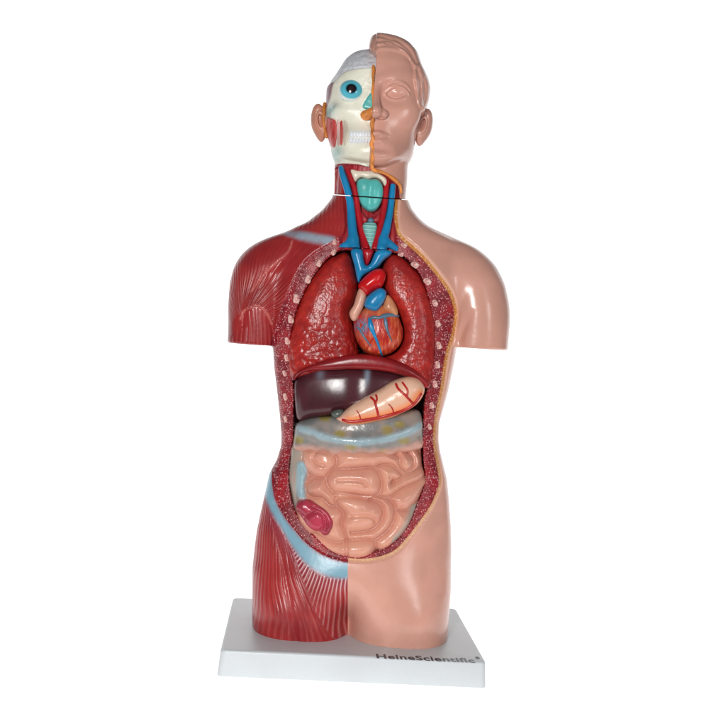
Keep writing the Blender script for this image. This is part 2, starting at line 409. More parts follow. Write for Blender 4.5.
def letters(txt, size, a, ang, width=None, name='lettering'):
    cu = bpy.data.curves.new(name, 'FONT'); cu.body = txt; cu.size = size; cu.offset = .36; cu.extrude = .06; cu.space_character = 1.06
    t = bpy.data.objects.new(name, cu); bpy.context.scene.collection.objects.link(t); bpy.context.view_layer.update()
    me = bpy.data.meshes.new_from_object(t.evaluated_get(bpy.context.evaluated_depsgraph_get())); bpy.data.objects.remove(t)
    P = np.empty(len(me.vertices) * 3); me.vertices.foreach_get('co', P); P = P.reshape(-1, 3); w = P[:, 0].max() - P[:, 0].min()
    if width: P[:, 0] = (P[:, 0] - P[:, 0].min()) * width / w
    x = P[:, 0] * math.cos(ang) - P[:, 1] * math.sin(ang) + a[0]; y = P[:, 0] * math.sin(ang) + P[:, 1] * math.cos(ang) + a[1]
    P = np.stack([x, y, P[:, 2] + BT + .1], 1) * S; me.vertices.foreach_set('co', P.ravel()); me.update()
    me.materials.clear(); me.materials.append(MINK); me.name = name
    o = bpy.data.objects.new(name, me); bpy.context.scene.collection.objects.link(o); o.parent = BASE; return o
ang = math.atan2(*(b - a)[::-1])
LET = letters('HeineScientific', 17.5, a, ang, np.linalg.norm(b - a)); LET['label'] = 'black maker lettering printed on the front right of the base top'
r0 = np.array(on_plane(475.8, 659.0, BT)); letters('®', 9, r0, ang, 4.2, 'registered_mark')

# ------------------------------------------------------------------ torso form
L_T = [(333,190),(333,196),(331,200),(322,211),(308,222),(290,232),(278,238),(270,252),(268,270),(266,300),(268,330),(273,347),(274.5,370),(276.5,385.5),(280,417),(281.5,437),(281,446),(276.8,459.6),(269.6,472.7),(266,489),(260.7,512),(257,530),(255.2,543),(253.2,564),(253.6,590),(253.6,612),(254.9,645)]
R_T = [(405,190),(405.5,196),(407,198),(412,210),(419,219),(427,226),(440,233.5),(452,239.5),(462,246),(468,258),(470,280),(467,300),(461,320),(456.5,347.6),(453,367.5),(448,391),(442.7,410),(439,422.6),(438.5,440),(440,450.7),(443.4,464.4),(446.8,478),(448.9,499),(450.8,526.4),(451.3,548.6),(450.4,587),(447.6,615),(446,650)]
TL, TR = sil(L_T), sil(R_T)
TB = vtab([(188,36),(200,37),(225,42),(245,48),(270,54),(300,58),(345,58),(380,54),(430,50),(470,48),(510,48),(545,51),(580,59),(612,61),(650,57)], sig=9)
XM = X(348, 600, -40)[0]
XMT = vtab([(190, X(372,190,-35)[0]), (250, X(370,250,-45)[0]), (560, X(348,560,-55)[0]), (650, X(347.3,650,-40)[0])], sig=0)
AL_o = sil([(300,232),(290,232.5),(268,237.5),(252,245),(241,255),(234,267),(230,283),(228.4,305),(228.6,325),(227.5,352)], 0, 4)
AL_i = sil([(310,232),(306,245),(302,270),(296,300),(290,320),(282,352)])
AR_o = sil([(440,234),(452,239.5),(461,240.7),(472,245),(484,253.5),(496,266),(505,285),(509.3,306),(509.8,322),(508.4,339),(507,356)], 0, 4)
AR_i = sil([(430,234),(432,245),(436,262),(440,285),(444,310),(446,330),(444,356)])
AB = vtab([(230,10),(240,22),(252,31),(270,38),(300,40),(355,36)], sig=5)
Z_ARM = X(250, 344.3, -10)[1]; Z_ARMR = X(482, 348.8, -10)[1]
Z_SEAM = lambda y: H_ + .1365 * (y + D_)
ZT1 = X(290, 231.5, 0)[1]; ZT2 = X(452, 238.5, 0)[1]
def legs_w(z): return ss(z, X(348, 563, -50)[1], X(348, 625, -50)[1])
ZL = [X(348, 563, -50)[1], X(348, 628, -50)[1]]
def trunk(x, y, z):
    l, r, b = TL(z), TR(z), TB(z)
    t = sup(x, y, (l + r) / 2, 0, (r - l) / 2, b, 2.35)
    xm = XMT(z)
    w = 1 - ss(z, ZL[1], ZL[0])
    d1 = sup(x, y, (l + xm) / 2, 0, (xm - l) / 2 + .5, b, 2.5); d2 = sup(x, y, (r + xm) / 2, 0, (r - xm) / 2 + .5, b, 2.5)
    lg = smin(d1, d2, 9)
    return t * (1 - w) + lg * w
def arms(x, y, z):
    lo, li, ro, ri, b = AL_o(z), AL_i(z), AR_o(z), AR_i(z), AB(z)
    a1 = sup(x, y, (lo + li) / 2, 2, np.maximum((li - lo) / 2, 1), b, 2.2); a2 = sup(x, y, (ro + ri) / 2, 2, np.maximum((ro - ri) / 2, 1), b, 2.2)
    a1 = smax(a1, z - ZT1, 4); a2 = smax(a2, z - ZT2, 4)
    a1 = smax(a1, Z_ARM - z, 2.5); a2 = smax(a2, Z_ARMR - z, 2.5)
    a1 = np.where(x < 0, a1, 99.); a2 = np.where(x > 0, a2, 99.)
    return a1, a2
def body0(x, y, z):
    a1, a2 = arms(x, y, z); t = trunk(x, y, z)
    k = 2.5 + 8 * ss(z, 345., 385.)
    return smin(smin(t, a1, k), a2, k)
def surf_y(f, x, z, lo=-90., hi=0.):
    x = np.atleast_1d(np.asarray(x, float)); z = np.atleast_1d(np.asarray(z, float)); ys = np.linspace(lo, hi, 181)
    V = f(x[:, None], ys[None, :], z[:, None]); neg = V < 0; i = neg.argmax(1); ok = neg.any(1)
    i = np.clip(i, 1, None); r = np.arange(len(x)); v0, v1 = V[r, i - 1], V[r, i]
    y = ys[i - 1] + (ys[1] - ys[0]) * v0 / (v0 - v1 + 1e-9); return np.where(ok, y, hi)
def XS(pts, f=None, default=-20.):
    """photo outline -> (x, z) where the sight line meets the body's front"""
    f = f or body0
    out = []
    for p in pts:
        y = -40.
        for _ in range(6):
            x, z = X(p[0], p[1], y); y = .5 * y + .5 * float(surf_y(f, x, z, -90, 5)[0])
        out.append(X(p[0], p[1], y))
    return np.array(out)

OPEN = [(341.5,249.5),(334,253.5),(326.6,259),(314,274),(304,291.7),(295.6,311.5),(290.6,333.8),(289,353.7),(288.6,366),(289.8,376),(292.8,385.5),(293,409),(292.7,436),(291,450.7),(289,464.4),(288.2,482.3),(291,499),(295,512.6),(302,523.7),(310,532),(319.3,541.4),(331,550.5),(344,555.7),(360,557.2),(376.6,552),(390,545.7),(401.7,535),(409,525),(414.4,512.6),(421.3,496),(425.6,482),(424.8,471),(423.8,457.5),(423.4,437),(424.6,409),(426.5,394),(430,383),(432.4,371.7),(434.4,358),(435.3,340),(434.6,325),(431,304),(422,277),(409.7,261),(401,254),(390,250.5),(366,248)]
OUTR = [(346,215),(344,232),(337,238),(322,247),(305,260),(292,281),(283,303),(276,325),(270.5,346),(268,372),(270,400),(274,430),(273.5,452),(272.5,464),(271.8,474),(272.2,485),(275.8,501.6),(285.3,518),(294.5,530),(306,543),(322.6,554.6),(339,560.4),(352.4,563),(366,563.2),(382.4,560.5),(397.8,553.4),(411.3,539),(423,523.5),(432.4,510),(438.4,497.5),(442.9,483.7),(441.7,468.6),(439,450.7),(438,437),(439,422.6),(442,406),(446,385.5),(448.5,367.5),(451.5,351),(456,338),(459.7,319),(458.8,306),(453,289.6),(441.5,273),(428,256.5),(417,245.5),(409.3,239),(402.4,231),(399.8,215.8),(400.6,197),(400.6,186),(398,183),(372,183),(348,183)]
NECKZ = [(348,183),(343,186),(343,200),(345,225),(340,240),(345,252),(372,254),(392,254),(397,240),(394,215),(395.5,197),(396,184),(372,180)]
opP, ouP = XS(OPEN), XS(OUTR)
opF, ouF = poly_field(opP), poly_field(ouP)
nkF = poly_field(XS(NECKZ))
opC = catmull(opP, True, 3)
_sf = Field2D(lambda x, z: seg_d(opC, True, x, z)[1], opC[:, 0].min() - 50, opC[:, 0].max() + 50, opC[:, 1].min() - 50, opC[:, 1].max() + 80, 1.)
ZNK = X(370, 250, -50)[1]
tendP = [XS(p) for p in ([(292,241),(289,250),(281,258),(268,270),(257,283),(251,292)], [(240,319),(244,311),(251,307),(257,306),(263,309),(268,315),(271,324)])]
tenF = lines_field([catmull(p, False, 4) for p in tendP], (-160, 0, 250, 480))
# relief grooves of the muscle side
grP = [XS(p) for p in ([(243,325),(247,305),(262,285),(281,262)], [(271,322),(274,340)], [(273,520),(283,560),(290,600),(296,640)], [(275,505),(288,545),(305,590),(331,633)])]
grF = lines_field([catmull(p, False, 4) for p in grP], (-160, 10, 0, 480))
armpit = [XS(p) for p in ([(458.5,350),(460,342),(463.5,330),(468,319),(471,311)],)]
apF = lines_field([catmull(p, False, 4) for p in armpit], (40, 160, 200, 480))
AZ = (X(470, 306, -30)[1], X(463, 335, -30)[1])
def body(x, y, z):
    front = 1 - ss(y, -6, 12)
    o, i, nk = ouF(x, z), opF(x, z), nkF(x, z)
    inn = ss(-o, -.6, 1.8) * (1 - (x < 0) * ss(z, ZNK - 2, ZNK + 8))
    r = 1.8 * inn + 5. * ss(-o, 0, 26) * (i > -100)
    r = r + 3.5 * ss(-nk, -1, 3)
    g = grF(x, z); r = r + 1.5 * np.exp(-(g / 2.6) ** 2)
    r = r + 4. * np.exp(-(apF(x, z) / 3.4) ** 2) * ss(-z, -AZ[0], -AZ[1])
    f = body0(x, y - r * front, z)
    cav = smax(smax(i, y - 34, 6), z - ZNK, 2)
    f = smax(f, -cav, 1.6)
    f = np.maximum(f, z - Z_SEAM(y) + .35)
    f = np.maximum(f, BT - .6 - z)
    return f
zs = X(372, 192, -30)[1]
P, T, N = surface(body, (-146, 158, -68, 66, BT - 3, zs + 12), 1.5)
# pieces: rim / muscle / skin
fr = lambda x, y, z: np.maximum(ouF(x, z), y - 14)
P1, N1, rimT, restT = split(P, T, N, fr(P[:, 0], P[:, 1], P[:, 2]))
P2, N2, musT, skinT = split(P1, restT, N1, P1[:, 0] - XMT(P1[:, 2]))
P3, N3, nkT, rimT = split(P1, rimT, N1, np.maximum(np.maximum(nkF(P1[:, 0], P1[:, 2]), P1[:, 1] - 10), ZNK - P1[:, 2]))
TORSO = add_mesh('torso_skin', P2, skinT, N2, MSKIN, ROOT, None, 'smooth skin covered half of the torso with shoulder stump and thigh')
# muscle attributes
def reg(pts): return poly_field(XS(pts), 30)
ligF = reg([(262,478),(271.5,470),(272,485),(275,502),(285,519),(294,531),(306,544),(322,556),(339,562),(349,564),(349,577),(332.6,577),(316,570.5),(302.8,559.5),(289.6,541.5),(279.7,525),(272,512),(265,495)])
bicF = reg([(229,346),(233,335),(239,321),(243,312),(251,307.5),(257,306.5),(263,309),(268,315),(271,324),(273,346)])
sarF = reg([(272,508),(279,522),(290,545),(305,588),(331,636),(298,642),(290,600),(282,560),(276,540)])
pubF = reg([(276,520),(290,543),(303,560),(316,571),(333,578),(362,577),(362,640),(332,638),(305,588),(292,550)])
clvF = reg([(283,233),(300,232),(318,235),(334,238),(332,244),(318,243),(300,239)])
def fan(c, x, z, k):
    cx, cz = X(c[0], c[1], -45); sg = 1 if c[1] in (326,) else -1; return np.arctan2(x - cx, sg * (z - cz)) * k * sg, np.hypot(x - cx, z - cz)
def phase(x, y, z):
    a1, r1 = fan((240, 326), x, z, 17.); a2, _ = fan((268, 455), x, z, 32.); a3, _ = fan((352, 470), x, z, 30.); a4, _ = fan((345, 120), x, z, 26.)
    a5, _ = fan((262, 470), x, z, 26)
    up = z > X(300, 400, -40)[1]
    p = np.where(up, a1, a2); p = np.where(bicF(x, z) < 0, x / 3.6, p)
    p = np.where(up & (z > X(305, 231, -40)[1]), a4, p)
    p = np.where(sarF(x, z) < 0, a5, p); p = np.where(pubF(x, z) < 0, a3, p); return p
def amp(x, y, z):
    _, r1 = fan((240, 326), x, z, 17.)
    up = z > X(300, 400, -40)[1]
    a = np.where(up, ss(r1, 8, 20) * (1 - .85 * ss(r1, 42, 68)), .6)
    a = np.where(bicF(x, z) < 0, .6, a); a = np.where(sarF(x, z) < 0, .8, a); a = np.where(pubF(x, z) < 0, 1.1, a)
    zn = X(305, 231, -40)[1]; nk = z > zn; a = np.where(nk, .3, a)
    a = a * ss(np.abs(bicF(x, z)), .3, 2.5) * ss(np.abs(sarF(x, z)), .3, 3) * ss(np.abs(pubF(x, z)), .3, 3) * ss(np.abs(z - zn), .5, 5)
    return a * (1 - .8 * ss(y, 5, 30)) * ss(ligF(x, z), 0, 2)
def palef(x, y, z):
    l = ligF(x, z); return (pubF(x, z) < 1) * (1 - ss(l, 2, 26)) * .95 + .35 * (pubF(x, z) < 0) + .0
MUS = add_mesh('torso_muscle', P2, musT, N2, MMUS, ROOT, {'phase': phase, 'amp': amp, 'pale': palef,
    'ligament': lambda x, y, z: np.where(y < 25, ligF(x, z), 9), 'clavicle': lambda x, y, z: .9 * ss(-clvF(x, z), -3.5, 2.5) * (y < 0),
    'tendon': lambda x, y, z: np.where(y < 0, .75 * np.exp(-(tenF(x, z) / .9) ** 2), 0)}, 'red flayed muscle half of the torso with pale blue ligament band at the hip')
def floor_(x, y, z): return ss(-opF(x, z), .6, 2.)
ZPL = [X(440, 440, -30)[1], X(430, 500, -30)[1]]
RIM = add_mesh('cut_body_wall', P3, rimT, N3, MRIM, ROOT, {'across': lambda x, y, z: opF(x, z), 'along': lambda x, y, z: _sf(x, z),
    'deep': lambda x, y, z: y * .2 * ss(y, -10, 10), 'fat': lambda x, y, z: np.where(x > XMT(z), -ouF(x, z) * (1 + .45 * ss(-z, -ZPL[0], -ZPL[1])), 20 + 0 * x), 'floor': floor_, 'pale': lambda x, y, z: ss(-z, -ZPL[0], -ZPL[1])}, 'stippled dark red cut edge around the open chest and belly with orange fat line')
add_mesh('neck_muscle', P3, nkT, N3, MNECK, MUS)

# rib ends
def rib_mesh():
    f = lambda x, y, z: ell(x, y, z, (0, 0, 0), (3.0, 1.7, 4.3)) - .35 * np.sin(z * .8 + 1 + x * .6)
    P, T, N = surface(f, (-5, 5, -4, 4, -7, 7), .6); return P, T, N
rp, rt, rn = rib_mesh(); rib0 = None
RIBS = [(334.5,242,35,.75),(333.5,252.5,60,.8),(319,263.5,45,.9),(308,279.5,35,1.05),(296.3,299,25,1.15),(290.8,319.5,12,1.05),(287.6,341,5,1.),(287,358,0,1.),(285,373.5,-5,.85),(285.9,397,0,1.),(285.9,419,0,.85),
        (404,245.5,-40,.85),(401,254.5,-60,.8),(415,265,-40,1.05),(427.3,281.5,-30,1.1),(434.6,303,-12,1.),(437.5,323.5,-5,1.),(438.4,345.5,5,1.05),(437,364.8,8,1.05),(434.6,384,10,1.),(431.4,405.4,5,.95),(429,426.8,5,.85)]
for u, v, ang_, k in RIBS:
    p = XS([(u, v)], body)[0]; y = float(surf_y(body, p[0], p[1])[0])
    if rib0 is None:
        rib0 = add_mesh('rib_end', rp, rt, rn, MRIB, RIM, {'r': lambda x, y, z: np.hypot(x / 3, z / 4.4) + .12 * np.sin(x * 2.1 + z * 1.7)}); o = rib0
    else:
        o = rib0.copy(); bpy.context.scene.collection.objects.link(o); o.parent = RIM
    o.location = (p[0] * S, (y + .2) * S, p[1] * S); o.rotation_euler = (0, math.radians(ang_), .25 * (1 if u < 360 else -1)); o.scale = (k, 1, k)

# ------------------------------------------------------------------ organs
def pillow(poly, yf, k, yb=25., bulge=None, y_at=None, kb=6):
    F2 = poly_field(XP(poly, yf + 6 if y_at is None else y_at), 30).blur(1.5)
    def f(x, y, z):
        d = F2(x, z); fy = yf
        if bulge is not None: fy = yf + bulge(x, z, d)
        return smax(smax(d, fy - y, k), y - yb, kb)
    A = XP(poly, yf); m = 6
    return f, (A[:, 0].min() - m, A[:, 0].max() + m, yf - 14, yb + 3, A[:, 1].min() - m, A[:, 1].max() + m), F2
def organ(name, poly, yf, k, mat, parent=None, h=1.1, yb=25., bulge=None, attrs=None, label=None):
    f, box, F2 = pillow(poly, yf, k, yb, bulge)
    a = {kk: (lambda x, y, z, fn=fn: fn(x, y, z, F2)) for kk, fn in (attrs or {}).items()}
    return blob(name, f, box, h, mat, parent or ROOT, a, label), f

zc = lambda u, v, y=-50: X(u, v, y)
# lungs
lr = [(341,252),(347,251.5),(351.5,258),(354,268),(357.5,283),(355.5,298),(349.5,312),(352.5,324),(356.5,339),(359,353),(362,368),(345,374),(318,376),(292,380),(287.5,366),(287.5,352),(289.2,334),(294.5,311),(303,291),(313,273.5),(326,258.5)]
z1, z2 = zc(320, 300)[1], zc(320, 345)[1]
xl = zc(322, 300)[0]
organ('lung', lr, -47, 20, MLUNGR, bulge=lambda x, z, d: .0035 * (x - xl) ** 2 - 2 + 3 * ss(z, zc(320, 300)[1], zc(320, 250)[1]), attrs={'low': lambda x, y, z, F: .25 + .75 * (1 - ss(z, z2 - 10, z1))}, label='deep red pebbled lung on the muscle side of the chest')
ll = [(386.5,254),(392,252.5),(401,256),(410,263),(423,279),(432,305),(436,326),(436.5,342),(435.5,358),(433.5,372),(430,388),(418,386),(405,376),(385,368),(384,357),(389,356),(397,351.5),(402.5,343),(404.3,331.8),(402,320),(396.5,309),(390,300),(385.5,291),(382.8,280),(382.8,267)]
xr = zc(405, 300)[0]
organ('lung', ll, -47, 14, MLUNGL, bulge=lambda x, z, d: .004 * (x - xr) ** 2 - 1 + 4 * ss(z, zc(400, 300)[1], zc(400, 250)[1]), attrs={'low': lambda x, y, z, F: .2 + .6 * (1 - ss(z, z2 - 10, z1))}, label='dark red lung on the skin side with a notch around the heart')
# heart
hp = [(353.5,323),(357,314),(365,306),(378,301),(388,303),(395,309),(400,318),(404,331),(402.5,342),(396,350.5),(386,356),(374,356.5),(364,352),(357.5,343),(354,333)]
HE, hf = organ('heart', hp, -64, 24, MHEART, h=.8, yb=5., attrs={'top': lambda x, y, z, F: ss(z, zc(379, 322)[1], zc(379, 308)[1]), 'bluish': lambda x, y, z, F: np.exp(-(((x - zc(362, 325)[0]) / 9) ** 2 + ((z - zc(362, 325)[1]) / 8) ** 2))}, label='red heart with blue coronary veins')
def surf_tube(name, pts, f, r, mat, parent, lift=.2, h=.55, label=None):
    """vessel lying on an organ's front"""
    Q = catmull([(*q[:2], q[2] if len(q) > 2 else 1.) for q in pts], False, 4); out = []
    for u, v, k in Q:
        y = -50.
        for _ in range(4):
            x, z = X(u, v, y); y = float(surf_y(f, x, z, -95, 20)[0])
        out.append((x, y - lift, z, r * k))
    out = np.array(out)
    g = lambda x, y, z: tube(x, y, z, out)
    m_ = r * 2 + 2
    return blob(name, g, (out[:, 0].min() - m_, out[:, 0].max() + m_, out[:, 1].min() - m_, out[:, 1].max() + m_, out[:, 2].min() - m_, out[:, 2].max() + m_), h, mat, parent, None, label)
for v_ in ([(369,319,.9),(374,317.3,1.2),(379,317.8,1.1),(385,315.6,1.5),(391,315,1.2),(398,316,1.)], [(369.5,319,1.),(370.3,323,1.7),(371.5,328,1.8),(374,334,1.2),(377,341,.9),(379.5,348,.8),(382,355.5,.6)],
           [(357,327,.7),(360,330,.9),(363,335,.8),(367,341,.6),(371,346,.4)], [(385,317,.8),(385.6,322,1.3),(386.6,328,1.),(389,335,.6),(392,341,.4)], [(366,323,.5),(363,328,.6),(364,332,.4)]):
    surf_tube('coronary_vein', v_, hf, 1.4, MCOR if v_[0][0] != 369.5 else MVEIN, HE)
for v_ in ([(380,319,.8),(381,326,1.1),(379,333,.8),(376,340,.5)], [(352.5,324.5),(356,320),(361,315.5)], [(382,326,.6),(386,334,.7),(388,342,.5)], [(374,337,.5),(369,345,.5),(367,350,.4)]):
    surf_tube('coronary_artery', v_, hf, 1., MCORR, HE)
organ('atrium', [(359.5,287),(364,288.5),(366.8,295),(365.5,303),(361,312),(357,320),(352.5,321.5),(349,313),(353.5,305),(356,296)], -62, 9, MATRIUM, HE, .7, 0., label='pale pink right atrium')
organ('atrium', [(386,294),(390,296),(395,303),(398.5,312),(396,317),(387,314),(381,311.5),(383,303)], -60, 9, simple('left_atrium_flesh', (216, 142, 100), .3, .12), HE, .7, 0., label='orange tinted left atrium')
organ('pulmonary_artery', [(367,296.5),(374,290.5),(381,287.5),(386.6,291.5),(385,299.4),(381,306.5),(377,311.5),(371,310.5),(364.5,307),(365,301)], -68, 10, MVEIN, HE, .7, 5.)
organ('aorta', [(357.5,286),(362,279),(368,273),(376,268.5),(383.5,268.5),(386,276),(382,287.5),(378,289),(372,292),(367,296.5),(362.5,292)], -66, 13, MAORTA, HE, .7, 5.)
organ('vena_cava', [(350.6,249.3),(362.4,249.3),(363.5,258),(366.2,266.5),(371,262),(377,249.8),(393,251),(390,255),(384,259.5),(378,267),(370,271.5),(362,277),(358.7,286),(356.5,277),(354,264)], -58, 8, MVEIN, HE, .7, 5., label='blue branching vein above the heart')
organ('artery_trunk', [(362.2,249),(373.2,249.2),(373.8,252.5),(368,266),(366,266.5),(363.6,258)], -55, 6, MART, HE, .7, 0.)
# diaphragm, liver, stomach
dp = [(291,378),(300,370),(319,361.8),(344,355.6),(362,354),(383,356.8),(403,363),(418,372),(431,385),(426,389),(417,380.5),(399,374.8),(385,371.5),(364,369.6),(348,369.4),(332,370.2),(318,370.6),(306,371.8),(299,375.5),(293,382)]
organ('diaphragm', dp, -58, 7, MDIA, yb=28, bulge=lambda x, z, d: .0012 * (x - zc(362, 370)[0]) ** 2, label='dark red arched diaphragm shelf under the lungs')
lp = [(293.5,383),(299,374),(308,370.5),(332,367.5),(364,366.5),(392,370),(410,376),(424,384),(424,396),(405,404),(380,412),(352,413),(340,412.5),(330,416.3),(312,418.8),(297,422.5),(294,405)]
LIV, lf = organ('liver', lp, -52, 12, MLIV, attrs={'lobe_glint': lambda x, y, z, F: .6 * np.exp(-((x - zc(367, 378)[0]) / 2.6) ** 2) * ss(z, zc(367, 394)[1], zc(367, 374)[1]) + .35 * np.exp(-((x - zc(320, 376)[0]) / 4.) ** 2) * ss(z, zc(320, 385)[1], zc(320, 373)[1])}, bulge=lambda x, z, d: 1.2 * np.exp(-((x - zc(358, 378)[0]) / 7) ** 2) + .003 * (x - zc(350, 370)[0]) ** 2 + .006 * (z - zc(340, 392)[1]) ** 2, label='glossy dark purple brown liver')  # pale streaks: falciform line plus soft highlights painted into the colour
organ('gallbladder', [(330,413.5),(335,410),(342,409),(345,412),(342,417),(335,418.5)], -57, 8, MGALL, LIV, .7, -20.)
sp_ = [(332.5,417),(338,417.5),(344.4,411.5),(354,404),(362,399.5),(371,394.5),(381.6,388.5),(391,382.5),(401.4,378.4),(411.3,376.8),(419.5,379.5),(425,386.5),(424.8,394),(419,403.4),(411,409.5),(402,414),(392,418.5),(381.6,421),(369,424),(356.7,425.9),(345,424.5),(337,421)]
sxz = catmull(XP([(337,420.5),(350,421.5),(366,419.8),(382,416.8),(400,411.5),(413,404.5),(420.5,395)], -62), False, 4)
STO, sf = organ('stomach', sp_, -66, 17, MSTO, h=.9, yb=-15., attrs={'edge': lambda x, y, z, F: seg_d(sxz, False, x, z)[0], 'rim': lambda x, y, z, F: (1 - ss(x, zc(342, 420)[0], zc(348, 420)[0])) * .8}, label='beige pink stomach with orange lower edge and red vessels')
surf_tube('stomach_vessel', [(343,420,.8),(352,421.5),(366,419.8),(382,416.8),(400,411.5),(413,404.5),(421,394,.8)], sf, 1.7, MCORR, STO)
surf_tube('stomach_vessel', [(379,418),(376.5,408),(374.5,401),(371,397.5)], sf, 1.15, MCORR, STO)
surf_tube('stomach_vessel', [(375,404),(377,399),(376,395)], sf, .95, MCORR, STO)
surf_tube('stomach_vessel', [(412,402.5),(405,395),(398.5,389),(396,384)], sf, 1.15, MCORR, STO)
surf_tube('stomach_vessel', [(407,396),(407.5,390),(402.5,382.5)], sf, .95, MCORR, STO)
surf_tube('stomach_vessel', [(394,414,.8),(392,408,.7),(388.5,404,.5)], sf, .9, MCORR, STO)
surf_tube('stomach_vessel', [(361,420,.8),(359,414,.7),(356.5,410,.5)], sf, .8, MCORR, STO)
# dark lining behind organs is the cavity itself; omentum band
op_ = [(294,428),(299,423),(312,419),(330,417),(360,416),(395,413),(418,411),(423,420),(424,435),(424,450),(412,453.5),(400,455),(388,458),(372,457.5),(355,459),(340,457.5),(326,457),(312,455),(300,454),(291.5,450),(292.5,438)]
bnd = catmull(XP([(298,430),(312,433.5),(326,438.5),(345,441.5),(365,442),(385,439.5),(405,434.5),(421,428)], -60), False, 4)
bF = lines_field([bnd], (-90, 90, 180, 330)); xc0 = zc(360, 440)[0]
fold = catmull(XP([(292,455),(310,455),(330,457),(360,458.5),(390,457.5),(410,453),(424,449)], -56), False, 4)
fF = lines_field([fold], (-90, 90, 180, 330))
zf = lambda x: np.interp(x, fold[:, 0], fold[:, 1])
OM, of_ = organ('transverse_colon', op_, -54, 12, MOM, bulge=lambda x, z, d: .0042 * (x - xc0) ** 2 - 4.5 * np.exp(-(bF(x, z) / 7.) ** 2) + 1.2 * np.sin(x * .35) * np.exp(-(fF(x, z) / 6) ** 2),
    attrs={'band': lambda x, y, z, F: bF(x, z), 'fold': lambda x, y, z, F: np.where(z > zf(x), fF(x, z), 0)}, label='grey and pale blue transverse colon with mustard spots')
# intestines
def K(pts): return XP([(285 + a / 4.84, 415 + b / 4.84) for a, b in pts], -54)
GR = [[(100,155),(80,185),(82,240),(105,290),(125,308)], [(105,290),(150,312),(195,308)], [(215,190),(160,178),(135,205),(150,235),(188,246)], [(245,205),(250,240),(225,275),(200,305),(205,345),(232,376)],
 [(250,265),(330,262),(410,256),(445,270),(465,310),(465,360),(440,392),(380,393),(310,382),(235,378)], [(255,318),(320,315),(380,322),(392,340)], [(440,256),(475,244),(520,250),(550,275),(572,302),(545,322),(522,332)],
 [(530,190),(555,215),(560,255),(590,280),(620,262),(627,225),(605,195),(588,182)], [(600,160),(640,175),(665,210),(670,250)], [(668,262),(630,285),(572,302)], [(680,318),(620,345),(570,365),(520,395),(490,402),(440,392)],
 [(524,335),(528,302),(510,300)], [(440,392),(500,408),(530,445),(531,500),(502,560),(440,608)], [(410,412),(460,432),(476,480),(455,530),(405,562),(320,572)], [(320,490),(390,485),(430,500),(438,522)], [(545,468),(600,470),(650,430),(682,370)],
 [(130,318),(100,345),(100,385),(130,405),(175,408),(215,440),(245,445)], [(246,400),(250,440),(285,480),(272,525),(292,580),(300,612)], [(145,585),(200,612),(260,622),(300,612),(380,606),(435,612)], [(300,612),(298,655),(296,690)], [(435,612),(442,655),(444,680)],
 [(110,290),(98,330)], [(260,400),(330,396),(410,412)]]
MINOR = (2, 5, 11, 14, 19, 22)
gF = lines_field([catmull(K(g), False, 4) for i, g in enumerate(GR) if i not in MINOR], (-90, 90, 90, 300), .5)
gM = lines_field([catmull(K(g), False, 4) for i, g in enumerate(GR) if i in MINOR], (-90, 90, 90, 300), .5)
ip = [(290,446),(300,443),(360,445),(415,443),(422,446),(424,470),(427.5,483),(423,498),(416,513),(410,526),(402,537),(390,547.5),(376.6,554.5),(360,559.5),(344,558),(330,553),(318,544),(308,535),(300,526),(293,514),(289.5,499),(286.5,482),(288,465)]
colF = poly_field(K([(62,238),(88,238),(104,290),(92,345),(100,410),(80,410),(52,405),(48,330),(52,260)]), 30)
gyF1 = lambda x: ss(x, zc(308, 480)[0], zc(298, 480)[0])
zi0, zi1 = zc(360, 452)[1], zc(360, 556)[1]
def ib(x, z, d):
    g = np.sqrt(gF(x, z) ** 2 + .5) - .7; puff = 7. * np.sqrt(1 - np.exp(-(g / 6.5) ** 2)) + 1.2 * (1 - np.exp(-g / 1.3)) - 2.6 * np.exp(-(gM(x, z) / 2.) ** 2)
    puff = puff * ss(x, zc(296, 480)[0], zc(303, 480)[0])
    t = (z - (zi0 + zi1) / 2) / 52
    return 5. + 5 * ss(z, zi0 - 6, zi0 + 4) + .0038 * (x - xc0) ** 2 + 3.5 * t * t - puff - 1.5 * (1 - ss(colF(x, z), -2, 2))
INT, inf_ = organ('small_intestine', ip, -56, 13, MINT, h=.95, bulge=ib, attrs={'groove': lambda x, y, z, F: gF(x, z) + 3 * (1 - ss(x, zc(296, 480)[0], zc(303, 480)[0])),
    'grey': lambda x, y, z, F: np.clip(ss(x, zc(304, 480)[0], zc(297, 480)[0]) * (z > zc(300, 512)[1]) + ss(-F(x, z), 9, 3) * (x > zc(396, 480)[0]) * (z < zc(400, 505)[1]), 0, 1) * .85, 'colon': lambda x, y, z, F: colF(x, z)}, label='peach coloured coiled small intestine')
# cecum
def CQ(u, v): return (290 + u / 12.1, 490 + v / 12.1)
cp_ = [CQ(*p) for p in [(75,170),(130,125),(230,125),(330,175),(430,240),(500,320),(525,400),(500,480),(450,545),(390,535),(370,500),(300,490),(220,440),(160,360),(110,290),(70,235)]]
cg = lines_field([catmull(XP([CQ(*p) for p in g], -58), False, 4) for g in ([(180,380),(200,330),(260,290),(330,260),(390,300),(410,370),(400,440),(360,500)], [(100,270),(150,300),(190,340)], [(300,215),(370,250),(430,310),(455,390),(445,450)], [(230,130),(260,190),(330,230)])], (-90, 0, 130, 230), .5)
organ('cecum', cp_, -60, 8, MCEC, INT, .7, -20., bulge=lambda x, z, d: -3.0 * np.sqrt(1 - np.exp(-(cg(x, z) / 2.2) ** 2)) + 2.5 * ss(x, zc(330, 510)[0], zc(300, 510)[0]), label='crimson cecum with curled appendix')

